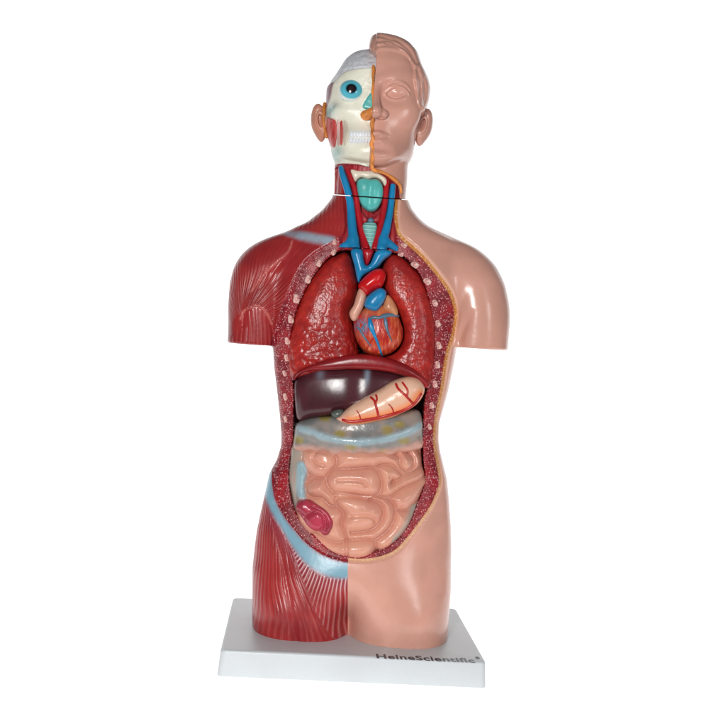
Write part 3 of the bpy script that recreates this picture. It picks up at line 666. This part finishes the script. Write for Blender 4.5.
# ------------------------------------------------------------------ throat structures (both halves of the cut neck)
def clip(f, upper):
    return (lambda x, y, z: np.maximum(f(x, y, z), Z_SEAM(y) + .5 - z)) if upper else (lambda x, y, z: np.maximum(f(x, y, z), z - Z_SEAM(y) + .5))
def nbox(u0, u1, v0, v1, y0=-60, y1=-15):
    a_, b_ = X(u0, v1, -45), X(u1, v0, -45); return (a_[0], b_[0], y0, y1, a_[1], b_[1])
JL = T3([(341,168,-31,2.4),(343,176,-34,3.1),(347.5,190,-36,3.4),(350.5,205,-38,3.8),(352,225,-42,4.4),(353.5,240,-46,5.),(354.5,249,-49,5.6)])
JLf = T3([(353,240,-46,4.5),(346,245,-45,3.4),(339,247.5,-42,2.6)])
CL = T3([(347,169,-33,2.),(350,176,-35,2.3),(355,190,-37,2.7),(357.5,208,-39,2.9),(360.5,225,-42,3.2),(364,240,-46,3.6),(366.5,249,-50,3.8)])
CRt = T3([(386.5,182,-33,2.6),(385.8,192,-35,2.7),(384.5,205,-37,2.8),(381.5,220,-40,3.),(377.5,235,-44,3.2),(374.5,248,-49,2.8)])
JR = T3([(392.8,186,-31,2.6),(392,195,-33,2.9),(390,212,-36,3.2),(386.5,228,-40,4.),(383,240,-45,4.6),(381.5,249,-49,5.)])
JRf = T3([(384,241,-46,4.5),(391,245,-44,3.6),(397,249,-42,2.6)])
zt = X(370, 249.3, -48)[1]
def vein_f(x, y, z): return np.maximum(np.minimum(smin(tube(x, y, z, JL), tube(x, y, z, JLf), 4), smin(tube(x, y, z, JR), tube(x, y, z, JRf), 4)), zt + .3 - z + (0))
def only(f, left): 
    xm = X(370, 220, -40)[0]
    return (lambda x, y, z: np.maximum(f(x, y, z), x - xm)) if left else (lambda x, y, z: np.maximum(f(x, y, z), xm - x))
def art_f(x, y, z): return np.maximum(np.minimum(tube(x, y, z, CL), tube(x, y, z, CRt)), zt + .3 - z)
lowb, upb = nbox(334, 402, 188, 254), nbox(334, 402, 160, 200)
for lf_ in (True, False):
    blob('jugular_vein', only(clip(vein_f, False), lf_), lowb, .8, MVEIN, MUS)
    blob('carotid_artery', only(clip(art_f, False), lf_), lowb, .8, MART, MUS)
larF, larB, _ = pillow([(356.5,183),(359,179),(366,178),(370,180),(375,178.5),(380,181),(383,187),(383,196),(380,205),(375.5,210.5),(371,212),(366,210),(361,204.5),(358,195)], -45, 8, -25.)
lar2 = lambda x, y, z: larF(x, y + 2.2 * np.exp(-((x - X(370, 195, -45)[0]) / 3.) ** 2), z)
traF, traB, _ = pillow([(362.5,224),(370,222.5),(377,224),(376,234),(373.5,247),(370,257),(367,247),(364,235)], -50, 6, -30.)
blob('larynx', clip(lar2, False), larB, .8, MTEAL, MUS); blob('trachea', traF, traB, .8, MTRA, MUS)
thyF, thyB, _ = pillow([(360,210),(364,214),(368,219),(373,218.5),(378,213),(381,209),(379,222),(374,224),(369,221),(364,225),(361,220)], -45, 5, -30.)
blob('thyroid_gland', thyF, thyB, .8, MNECK, MUS)
cr_, cb_, _ = pillow([(366.5,222),(369,218),(372,217.5),(375,221),(372,224)], -48, 4, -30.); blob('cricoid_cartilage', cr_, cb_, .7, MCOR, MUS)

# ------------------------------------------------------------------ head
HX = X(373.6, 100, -50)[0]
def warped(pts, kw, s0):
    P = XP(pts, 0); dx = np.abs(P[:, 0] - HX); z = P[:, 1]
    return Table(z - kw * np.clip(dx / s0, 0, 1.3) ** 2 * ss(-z, -(ZCH + 42), -ZCH), P[:, 0], .9)
ZCH = X(378, 168, -48)[1]
HLT = sil([(373.7,36.4),(373,37.2),(372,38.8),(370,41.2),(367,50),(364,60),(356,75),(345,100),(340,160),(350,175)], 0, .6)
HR = warped([(374.3,36.0),(378,36.3),(384,36.9),(393,38.8),(401.9,43),(409.6,48.7),(415,56.4),(418.4,67.5),(422.8,76.3),(425.6,83),(427,90.6),(425.2,101.6),(422,111),(419,122),(416.5,135),(414.9,145),(413,154),(409.5,160.5),(404,165),(394,169),(384,172),(374,174.5)], 11., 36)
HB = Table([X(380, v, 0)[1] for v in (36.5,37.5,40,45,52,60,72,90,110,130,145,155,162,168,172,175)], [2,10,22,34,42,47,50,51,50,49,48,48,47.5,45,36,8], 1.2)
HBK = Table([X(380, v, 0)[1] for v in (36.5,38,42,50,60,80,100,125,145,160,175)], [2,20,38,52,60,66,64,54,42,32,20], 2)
NKR = sil([(414,150),(409,162),(407.6,168),(407.4,180),(405.6,198)]); NKL = sil([(330,150),(333.4,163),(333.6,180),(333,198)])
ZCH = X(378, 168, -48)[1]
def P3(u, v, y): x, z = X(u, v, y); return np.array((x, y, z))
brow = T3([(376,83,-48,4.),(384,79.5,-47.5,4.6),(394,76.5,-44,4.6),(405,76,-36,4.4)]); ulid = T3([(384.5,93.5,-45,1.1),(389,88.6,-47.2,1.4),(396,86.5,-46.3,1.5),(402,88,-43,1.4),(407,92.5,-38.5,1.1)])
ucre = T3([(385,88,-46,1.),(391,83.5,-46,1.2),(399,82.5,-43.5,1.2),(406,86,-38,1.)])
llid = T3([(384.5,94.5,-45,1.),(390,98,-45.8,1.2),(397,99.3,-44.6,1.3),(403,97.3,-41,1.1),(407,93.5,-38,1.)])
nose = T3([(374,82,-47,4.4),(374.2,92,-51,4.6),(374.6,103,-57,5.),(375,111,-62,6.4)]); ulip = T3([(374,134,-50,2.6),(379,133.4,-49.3,2.6),(387,136.3,-44.5,1.3)]); llip = T3([(374,141.4,-49,3.),(379.5,141,-48,2.8),(386.5,138.2,-44,1.3)])
mline = T3([(374,138,-53,1.),(380,137.5,-52,1.),(388.5,137.3,-46.5,1.2)])
hairP = [(370,30),(372.5,55),(380,54.3),(393,53.3),(404,56.5),(411,62),(414,70),(414,80),(416,92),(418,104),(424,112),(440,108),(440,60),(420,34),(390,25)]
hairF = poly_field(XP(hairP, -35), 40)
hl = [catmull(XP(q, -35), False, 4) for q in ([(374,47),(381,44),(390,44),(397,48),(404,50),(410,55),(413,61)], [(381,38.5),(390,42),(396,42),(403,46),(410,52),(415,62)], [(377,51.5),(386,49.5),(395,51),(402,54.5),(408,59)], [(386,47),(392,48.5),(398,51.5)], [(417,70),(420,82),(420,96),(421,108)], [(424,80),(425,92),(423,104)])]
hlF = lines_field(hl, (-5, 70, 500, 660))
def head0(x, y, z, ax, inset=0.):
    dx = x - HX
    zw = z - 11. * np.clip(np.abs(dx) / 36, 0, 1.3) ** 2 * ss(-z, -(ZCH + 42), -ZCH)
    bf, bb = HB(zw) - inset, HBK(zw) - inset
    a = ax(zw)
    if not inset: a = np.where(dx < 0, HX - HLT(z), a)
    b = np.where(y < 0, bf, bb)
    return sup(x, y, HX, 0, np.maximum(a, .6), b, 2.25)
def neck0(x, y, z):
    l, r = NKL(z), NKR(z); return smax(sup(x, y, (l + r) / 2, 0, (r - l) / 2, 34 + 0 * z, 2.2), z - X(378, 150, 0)[1], 8)
eyeC = P3(396.5, 93, -36)
def face1(x, y, z):
    d = head0(x, y, z, lambda zz: HR(zz) - HX)
    d = smin(d, ell(x, y, z, P3(404, 112, -30), (15, 13, 15)), 12)
    d = smin(d, ell(x, y, z, P3(374, 157, -40), (18, 13, 9)), 14)
    d = smin(d, tube(x, y, z, brow), 6)
    d = smax(d, -ell(x, y, z, P3(395, 93, -56), (14.5, 12.5, 9.5)), 7)
    d = smin(d, ell(x, y, z, eyeC, (12., 10., 8.2)), 1.5)
    return d
def onface(pts):
    out = []
    for u, v, r_, lift in pts:
        y = -45.
        for _ in range(5):
            x, z = X(u, v, y); y = .5 * y + .5 * float(surf_y(face1, x, z, -80, 0)[0])
        out.append((x, y - lift, z, r_))
    return catmull(out, False, 4)
ulid = onface([(384.8,94.5,.8,.1),(388,90,1.2,.4),(393,87.2,1.4,.5),(399,86.8,1.4,.5),(405,89.6,1.3,.4),(409,94.5,1.,.1)])
ucre = onface([(386,87,.7,.0),(391,83,1.,.1),(398,81.8,1.,.1),(405,84.5,1.,.1),(410,90,.8,.0)])
llid = onface([(384.8,95,.8,.1),(389,98.6,1.,.3),(396,100.2,1.1,.3),(403,98.8,1.1,.3),(408.5,95,.9,.1)])
def face(x, y, z):
    d = face1(x, y, z)
    d = smin(d, tube(x, y, z, ulid), 1.2); d = smin(d, tube(x, y, z, llid), 1.6); d = smin(d, tube(x, y, z, ucre), 2.2)
    d = smin(d, tube(x, y, z, nose), 5)
    d = smin(d, ell(x, y, z, P3(381.6, 113.8, -53.5), (6.2, 7.5, 5.)), 2.2)
    d = smax(d, -ell(x, y, z, P3(380.3, 118.6, -57.5), (3.2, 5., 2.9)), 1.)
    d = smax(d, -tube(x, y, z, T3([(385.3,108,-54,.5),(388.4,112.5,-52,1.),(387.6,118,-51,.9)])), .9)
    d = smin(d, tube(x, y, z, ulip), 2.4); d = smin(d, tube(x, y, z, llip), 2.4)
    d = smax(d, -tube(x, y, z, mline), 1.4)
    d = smax(d, -ell(x, y, z, P3(380, 147, -57), (10, 6, 3.)), 5)
    d = smin(d, neck0(x, y, z), 3.5)
    hm = hairF(x, z); hm = np.where(y > 5, -5, hm)
    w = ss(-hm, -1.2, 2.2) * ss(z, X(400, 116, -20)[1], X(400, 108, -20)[1])
    w = w * ss(x, HX - 2, HX + 1)
    d = d - w * (1.3 + 2.2 * (1 - np.exp(-(hlF(x, z) / 2.6) ** 2)))
    return d
SKL = warped([(372,52.2),(362,52.6),(356,53.4),(350.7,56),(344,62),(338.6,70.8),(334,78.5),(329,85),(326.4,91.7),(326,100.5),(326,120),(327,135),(329,144),(332,155),(334,160.5),(342,165),(360,169),(372,171)], 5., 40)
def skull(x, y, z):
    dx = HX - x
    zw = z - 5. * np.clip(np.abs(dx) / 40, 0, 1.3) ** 2 * ss(-z, -(ZCH + 42), -ZCH) - 1
    top = X(372, 52.4, 0)[1]; s_ = np.sqrt(np.clip((top - zw) / 34, 0.0, 1)); s_ = np.minimum(1, s_ * 1.1)
    bf = (HB(zw - .01) - 4.5); bf = np.minimum(bf, 6 + 41 * s_)
    b = np.where(y < 0, np.maximum(bf, 2), np.minimum(HBK(zw) - 4, 8 + 55 * s_))
    d = sup(x, y, HX, 0, np.maximum(HX - SKL(zw), .6), b, 2.25)
    d = smax(d, zw - top, 2)
    d = smax(d, -ell(x, y, z, P3(351.2, 91, -53), (14, 9.5, 13)), 3)                 # orbit
    d = smin(d, ell(x, y, z, P3(346, 112, -33), (13, 8, 6)), 8)                     # cheek bone
    d = smin(d, ell(x, y, z, P3(362, 137, -36), (16, 13, 9)), 6)                   # tooth arch
    d = smax(d, -ell(x, y, z, P3(333, 128, -40), (9, 9, 12)), 6)
    d = smin(d, neck0(x, y, z) + 1., 2.5)
    return d
capL = catmull(XP([(312,76),(326,77.5),(334,78.2),(339.5,74.5),(345,71),(352,69.8),(372,69.3),(380,69.3)], -40), False, 4)
capF = lambda x, z: z - np.interp(x, capL[:, 0], capL[:, 1])
def skull2(x, y, z):
    c = capF(x, z) + 0 * y; return skull(x, y, z) + 1.0 * ss(c, -.8, .8)
zh0 = Z_SEAM(-40) - 6
cutH = lambda x, y, z: Z_SEAM(y) + .3 - z
ZTOP = X(380, 36.9, 0)[1]
hskin = lambda x, y, z: np.maximum(smax(face(x, y, z), z - ZTOP, 5), cutH(x, y, z))
throat = XP([(330,158),(333,160.5),(345,162),(358,164),(367,166.5),(374,168),(379,170.5),(386,173.5),(393,179.5),(398.5,184),(400.3,196),(400,204),(325,204)], -36)
thF = poly_field(throat, 60, 2)
recess = lambda x, y, z: np.maximum(thF(x, z), y - 4)
# skin half
ZHT = (X(370, 64, -20)[1], X(370, 52, -20)[1])
f1 = lambda x, y, z: smax(smax(hskin(x, y, z), HX - .2 - 8 * ss(z, ZHT[0], ZHT[1]) - x, 1.), -smax(thF(x, z), y + 4, 1.), .8)
SK = blob('head_skin', f1, (HX - 12, HX + 64, -76, 72, zh0, X(380, 34, 0)[1] + 4), 1.0, MSKIN, ROOT, None, 'skin covered half of the head with short moulded hair and one eye')
# skull half + neck
f2 = lambda x, y, z: smax(np.maximum(np.maximum(skull2(x, y, z), cutH(x, y, z)), x - HX - .5), -smax(np.maximum(thF(x, z), z - X(350, 163, -40)[1]), y + 4, 1.), .8)
P, T, N = surface(f2, (HX - 58, HX + 3, -66, 70, zh0, X(372, 48, 0)[1] + 3), 1.0)
Pa, Na, bT, cT = split(P, T, N, capF(P[:, 0], P[:, 2]))
zjw = lambda x: X(345, 160, -30)[1] + 0 * x
Pb, Nb, nT, bT = split(Pa, bT, Na, Pa[:, 2] - np.interp(Pa[:, 0], throat[:6, 0], throat[:6, 1]) - .5)
tL = XP([(326,78),(333,81),(331,95),(326.5,108)], -10)
toF = poly_field(XP([(318,82),(330,80.5),(337,79.5),(333,90),(329.5,104),(322,107)], -12), 20)
teF = poly_field(XP([(349,132),(372,131),(374,137),(373,143),(350,143)], -45), 20)
tealF = lambda x, y, z: np.clip(.85 * np.exp(-((x - X(329, 112, -20)[0]) ** 2 + (z - X(329, 112, -20)[1]) ** 2) / 40) + .7 * np.exp(-((x - X(335, 154, -20)[0]) ** 2 + (z - X(335, 154, -20)[1]) ** 2) / 45) + .6 * ss(-z, -X(355, 160, -45)[1], -X(355, 165, -45)[1]), 0, 1) * (y < 10)
SKU = add_mesh('skull_half', Pb, bT, Nb, MBONE, ROOT, {'teal': tealF, 'teeth': lambda x, y, z: ss(-teF(x, z), -1.5, 1.5) * (y < -20), 'temple': lambda x, y, z: np.where(y < 20, ss(-toF(x, z), -1.5, 1.5), 0)}, 'cream exposed skull half of the head with teeth')
add_mesh('brain_cap', Pa, cT, Na, MCAP, SKU, None, 'pale grey white brain cap under the missing skull top')
add_mesh('upper_neck_muscle', Pb, nT, Nb, MMUS, SKU, {'phase': phase, 'amp': lambda x, y, z: .35 + 0 * x, 'pale': lambda x, y, z: 0 * x, 'ligament': lambda x, y, z: 9 + 0 * x, 'clavicle': lambda x, y, z: 0 * x, 'tendon': lambda x, y, z: 0 * x})
# throat floor in the head piece
nf = lambda x, y, z: np.maximum(np.maximum(sup(x, y, X(370, 180, 0)[0], 0, 33., 31.5, 2.2), Z_SEAM(y) + .6 - z), z - X(370, 160, -30)[1])
nf2 = lambda x, y, z: np.maximum(nf(x, y, z), smax(thF(x, z) - 1, 0 * x - 50, 1))
THR = blob('throat_muscle', nf2, (HX - 40, HX + 40, -36, 5, zh0, X(370, 150, -30)[1]), 1.0, MNECK, SKU)
def upper(f):
    g = lambda x, y, z: np.maximum(np.maximum(f(x, y, z), Z_SEAM(y) + .5 - z), y - 0)
    return g
vein_u = lambda x, y, z: np.minimum(tube(x, y, z, JL), tube(x, y, z, JR)); art_u = lambda x, y, z: np.minimum(tube(x, y, z, CL), tube(x, y, z, CRt))
for lf_ in (True, False):
    blob('jugular_vein', only(upper(vein_u), lf_), upb, .8, MVEIN, THR); blob('carotid_artery', only(upper(art_u), lf_), upb, .8, MART, THR)
blob('larynx', upper(lar2), (larB[0], larB[1], -60, 3, larB[4], larB[5] + 3), .8, MTEAL, THR)
hy, hyb, _ = pillow([(349.5,168.5),(356,171),(365,171.5),(373,171),(380,174.5),(386,178.5),(387,183),(384.5,189),(382,182),(375,178),(368,180),(361,177.5),(357,181),(355.5,186),(353,178)], -40, 4, -20.)
blob('hyoid_bone', upper(hy), hyb, .7, MCREAM, THR)
blob('neck_joint', lambda x, y, z: np.maximum(sup(x, y, X(376.5, 193, 0)[0], 3, 25.5, 24, 2.2), np.abs(z - Z_SEAM(y)) - 5), nbox(345, 410, 175, 215, -40, 35), 1.2, MDJ, ROOT, None, 'dark joint inside the neck cut')
# eye, nose cartilage, chewing muscle
ec = P3(351.4, 91.6, -40)
EYE = blob('eyeball', lambda x, y, z: ell(x, y, z, ec, (12.2, 9.5, 11.)), (ec[0] - 15, ec[0] + 15, -53, -28, ec[2] - 14, ec[2] + 14), .8, MEYE, SKU, {'r': lambda x, y, z: np.hypot((x - ec[0]) , (z - ec[2] - .8) * 1.14) * np.where(y < -40, 1, 5)}, 'blue painted eyeball with black pupil')
def on_head(name, poly, th, k, mat, parent, base=skull2, h=.7, label=None):
    Q = []
    for u, v in poly:
        y = -40.
        for _ in range(5):
            x, z = X(u, v, y); y = .5 * y + .5 * float(surf_y(base, x, z, -80, 20)[0])
        Q.append(X(u, v, y))
    Q = np.array(Q); F2 = poly_field(Q, 15)
    f = lambda x, y, z: smax(F2(x, z), np.abs(base(x, y, z)) - th, k)
    f2 = lambda x, y, z: np.maximum(f(x, y, z), y - 15)
    return blob(name, f2, (Q[:, 0].min() - 4, Q[:, 0].max() + 4, -75, 18, Q[:, 1].min() - 4, Q[:, 1].max() + 4), h, mat, parent, None, label)
on_head('nasal_cartilage', [(370.5,93.5),(374,94),(374.5,109),(368,110),(362.5,107.5),(365,101)], 3.2, 2.5, MTEAL, SKU)
f = lambda x, y, z: smin(smin(ell(x, y, z, P3(366.2, 115.2, -49), (5.6, 5, 4.8)), ell(x, y, z, P3(372, 112.5, -51), (5, 5.5, 4.8)), 3), 99 + 0 * x, 1)
f_ = lambda x, y, z: smax(f(x, y, z), -ell(x, y, z, P3(367.5, 117, -55), (1.8, 3, 1.4)), .8)
c = P3(369, 114, -50); blob('nose_fat_pad', lambda x, y, z: np.maximum(f_(x, y, z), x - HX + .2), (c[0] - 12, c[0] + 10, -62, -40, c[2] - 9, c[2] + 9), .6, MORG, SKU)
on_head('masseter_muscle', [(327,117),(331,119),(336,121),(337,132),(336,143),(334,148),(330,145),(327.5,138),(326.5,127)], 1.1, 1.6, MMAS, SKU)
on_head('masseter_muscle', [(340,122.5),(342.6,122),(343,133),(342.4,144),(339.8,143.5)], 1.0, 1.5, MMAS, SKU)
on_head('jaw_tendon', [(336.8,121.5),(340,122),(340,143),(337,144.5)], .8, 1.2, MPALE, SKU)
on_head('jaw_process', [(343.5,121.2),(347,122.3),(348.5,127),(348.5,138),(346.5,144),(343.5,144)], .8, 1.5, MCREAM, SKU)
MTOOTH = simple('tooth_white', (238, 241, 246), .22, .03)
for k in range(7):
    u0 = 349.6 + 3.15 * k; w_ = 2.6
    for v0, v1 in ((131.2 + .05 * k, 136.9), (138.1, 143.2 - .05 * abs(k - 4))):
        on_head('tooth', [(u0, v0 + .6), (u0 + w_ / 2, v0), (u0 + w_, v0 + .6), (u0 + w_, v1 - .6), (u0 + w_ / 2, v1), (u0, v1 - .6)], .75, .9, MTOOTH, SKU, h=.5)
# ears
def ear(side, uc, vc, tilt, mat, parent, label):
    c = P3(uc, vc, 2); ct, st_ = math.cos(tilt), math.sin(tilt)
    def loc(x, z): return (x - c[0]) * ct + (z - c[2]) * st_, -(x - c[0]) * st_ + (z - c[2]) * ct
    def f(x, y, z):
        X_, Z_ = loc(x, z); X_ = X_ * side; k = X_ + .25 * (y - 2)
        w = 1 - .25 * ss(-Z_, 0, 18)
        d = (np.sqrt((X_ / (8.6 * w)) ** 2 + ((y - 2 - .5 * X_) / 8) ** 2 + (Z_ / 19.) ** 2) - 1) * 7.5
        cut = (np.sqrt(((X_ + .5) / 5.2) ** 2 + ((y + 7.2) / 6.) ** 2 + ((Z_ - 3) / 12.5) ** 2) - 1) * 5
        d = smax(d, -cut, 1.6)
        con = (np.sqrt(((X_ + 1.2) / 2.4) ** 2 + ((y + 2.) / 4.) ** 2 + ((Z_ + 1) / 6.) ** 2) - 1) * 2.3
        ah = np.abs(np.hypot((X_ + 1.5), (Z_ - 1) * .42) - 3.4) - .9
        d = np.minimum(d, smax(ah, np.abs(y + 3.2) - 2.4, 1.))
        return d
    return blob('ear', f, (c[0] - 14, c[0] + 14, -12, 16, c[2] - 22, c[2] + 22), .7, mat, parent, None, label)
ear(1, 423.5, 127.5, math.radians(-11), MSKIN, SK, None)
MEAR2 = simple('ear_pink', (214, 146, 122), .36, .08)
ear(-1, 319.5, 123, math.radians(11), MEAR2, SKU, None)
# orange cut edges
def edge(name, pts, y, r, parent):
    Q = T3([(u + .35 * math.sin(i * 2.1), v, yy, r * (1 + .25 * math.sin(i * 1.7))) for i, (u, v, yy) in enumerate(pts)], 4)
    f = lambda x, y, z: tube(x, y, z, Q, 1.)
    return blob(name, f, (Q[:, 0].min() - 5, Q[:, 0].max() + 5, Q[:, 1].min() - 5, Q[:, 1].max() + 5, Q[:, 2].min() - 5, Q[:, 2].max() + 5), .7, MORG, parent)
def fy(u, v, lift=0.):
    y = -45.
    for _ in range(5):
        x, z = X(u, v, y); y = .5 * y + .5 * float(surf_y(lambda a, b, c_: np.minimum(face(np.abs(a - HX) + HX, b, c_), 50), max(x, HX + .5), z, -80, 0)[0])
    return y
edge('fat_edge', [(373.2, v, fy(374.5, v) + 2.6) for v in range(66, 92, 5)] + [(372.8, 95, fy(374.5, 95) + 3.5), (373, 104, -50), (373, 112, -52)], 0, 1.1, SK)
edge('fat_edge', [(372.4 + (.5 if (v // 5) % 2 else -.6), v, fy(375, v) + .6) for v in range(119, 168, 5)] + [(372.3, 168.5, -46)], 0, 1.5, SK)
edge('fat_edge', [(371.5,167.5,-45),(374.5,170.5,-44),(380,171.5,-41),(386,174,-38),(392,178,-35.5),(397,181.5,-33),(400,186,-30.5),(400.8,192.3,-29.5)], 0, 1.45, SK)
edge('fat_edge', [(324.6,103.5,-2),(323.6,112,-4),(324,122,-5),(325.4,132,-5),(326.5,137,-4)], 0, 1.5, SKU)

# ------------------------------------------------------------------ white sweep, made to glow
def sweep():
    prof = []
    for y in np.linspace(-260, 420, 12): prof.append((y, 0.))
    for a in np.linspace(0, math.pi / 2, 14)[1:]: prof.append((420 + 260 * math.sin(a), 260 - 260 * math.cos(a)))
    for z in np.linspace(260, 980, 8)[1:]: prof.append((680., z))
    bm = bmesh.new(); rows = []
    for x in np.linspace(-950, 950, 9): rows.append([bm.verts.new((x * S, p[0] * S, p[1] * S)) for p in prof])
    for r1, r2 in zip(rows[:-1], rows[1:]):
        for i in range(len(prof) - 1): bm.faces.new((r1[i], r2[i], r2[i + 1], r1[i + 1]))
    me = bpy.data.meshes.new('backdrop'); bm.to_mesh(me); bm.free(); me.polygons.foreach_set('use_smooth', np.ones(len(me.polygons), bool))
    mt = bpy.data.materials.new('glowing_white_backdrop'); mt.use_nodes = True; b = mt.node_tree.nodes['Principled BSDF']
    b.inputs['Base Color'].default_value = (.9, .9, .9, 1); b.inputs['Roughness'].default_value = .9; b.inputs['Specular IOR Level'].default_value = 0
    b.inputs['Emission Color'].default_value = (1, 1, 1, 1); b.inputs['Emission Strength'].default_value = .85  # glow added so the backdrop stays pure white and shadowless
    me.materials.append(mt); o = bpy.data.objects.new('backdrop', me); bpy.context.scene.collection.objects.link(o); o['kind'] = 'structure'
sweep()

# ------------------------------------------------------------------ light, camera
sc = bpy.context.scene
w = bpy.data.worlds.new('World'); sc.world = w; w.use_nodes = True
w.node_tree.nodes['Background'].inputs[0].default_value = (.93, .97, 1, 1); w.node_tree.nodes['Background'].inputs[1].default_value = .15
def area(name, loc, tgt, sx, sy, e, col=(1, 1, 1)):
    l = bpy.data.lights.new(name, 'AREA'); l.shape = 'RECTANGLE'; l.size, l.size_y, l.energy, l.color = sx, sy, e, col
    o = bpy.data.objects.new(name, l); sc.collection.objects.link(o)
    from mathutils import Vector
    o.location = Vector(loc) * S; d = Vector(tgt) - Vector(loc); o.rotation_euler = d.to_track_quat('-Z', 'Y').to_euler()
area('key_softbox', (-200, -1150, 410), (0, 0, 310), .22, .36, 15.5, (1, .99, .97))
area('fill_softbox', (700, -1000, 420), (0, 0, 300), .3, .5, 3.6, (.97, .99, 1))
cam = bpy.data.cameras.new('Camera'); co = bpy.data.objects.new('Camera', cam); sc.collection.objects.link(co)
from mathutils import Matrix, Vector
r_ = Vector((1, 0, 0)); u_ = Vector((0, SP, CP)); fw = Vector((0, CP, -SP))
rr = CR * r_ + SR * u_; uu = -SR * r_ + CR * u_; bb = -fw
co.matrix_world = Matrix(((rr.x, uu.x, bb.x, 0), (rr.y, uu.y, bb.y, -D_ * S), (rr.z, uu.z, bb.z, H_ * S), (0, 0, 0, 1)))
cam.sensor_width = 36; cam.lens = 36 * F_ / 726; cam.clip_start = .05; cam.clip_end = 50
sc.camera = co
sc.view_settings.view_transform = 'Standard'; sc.view_settings.look = 'None'; sc.view_settings.gamma = 1; sc.view_settings.exposure = 0
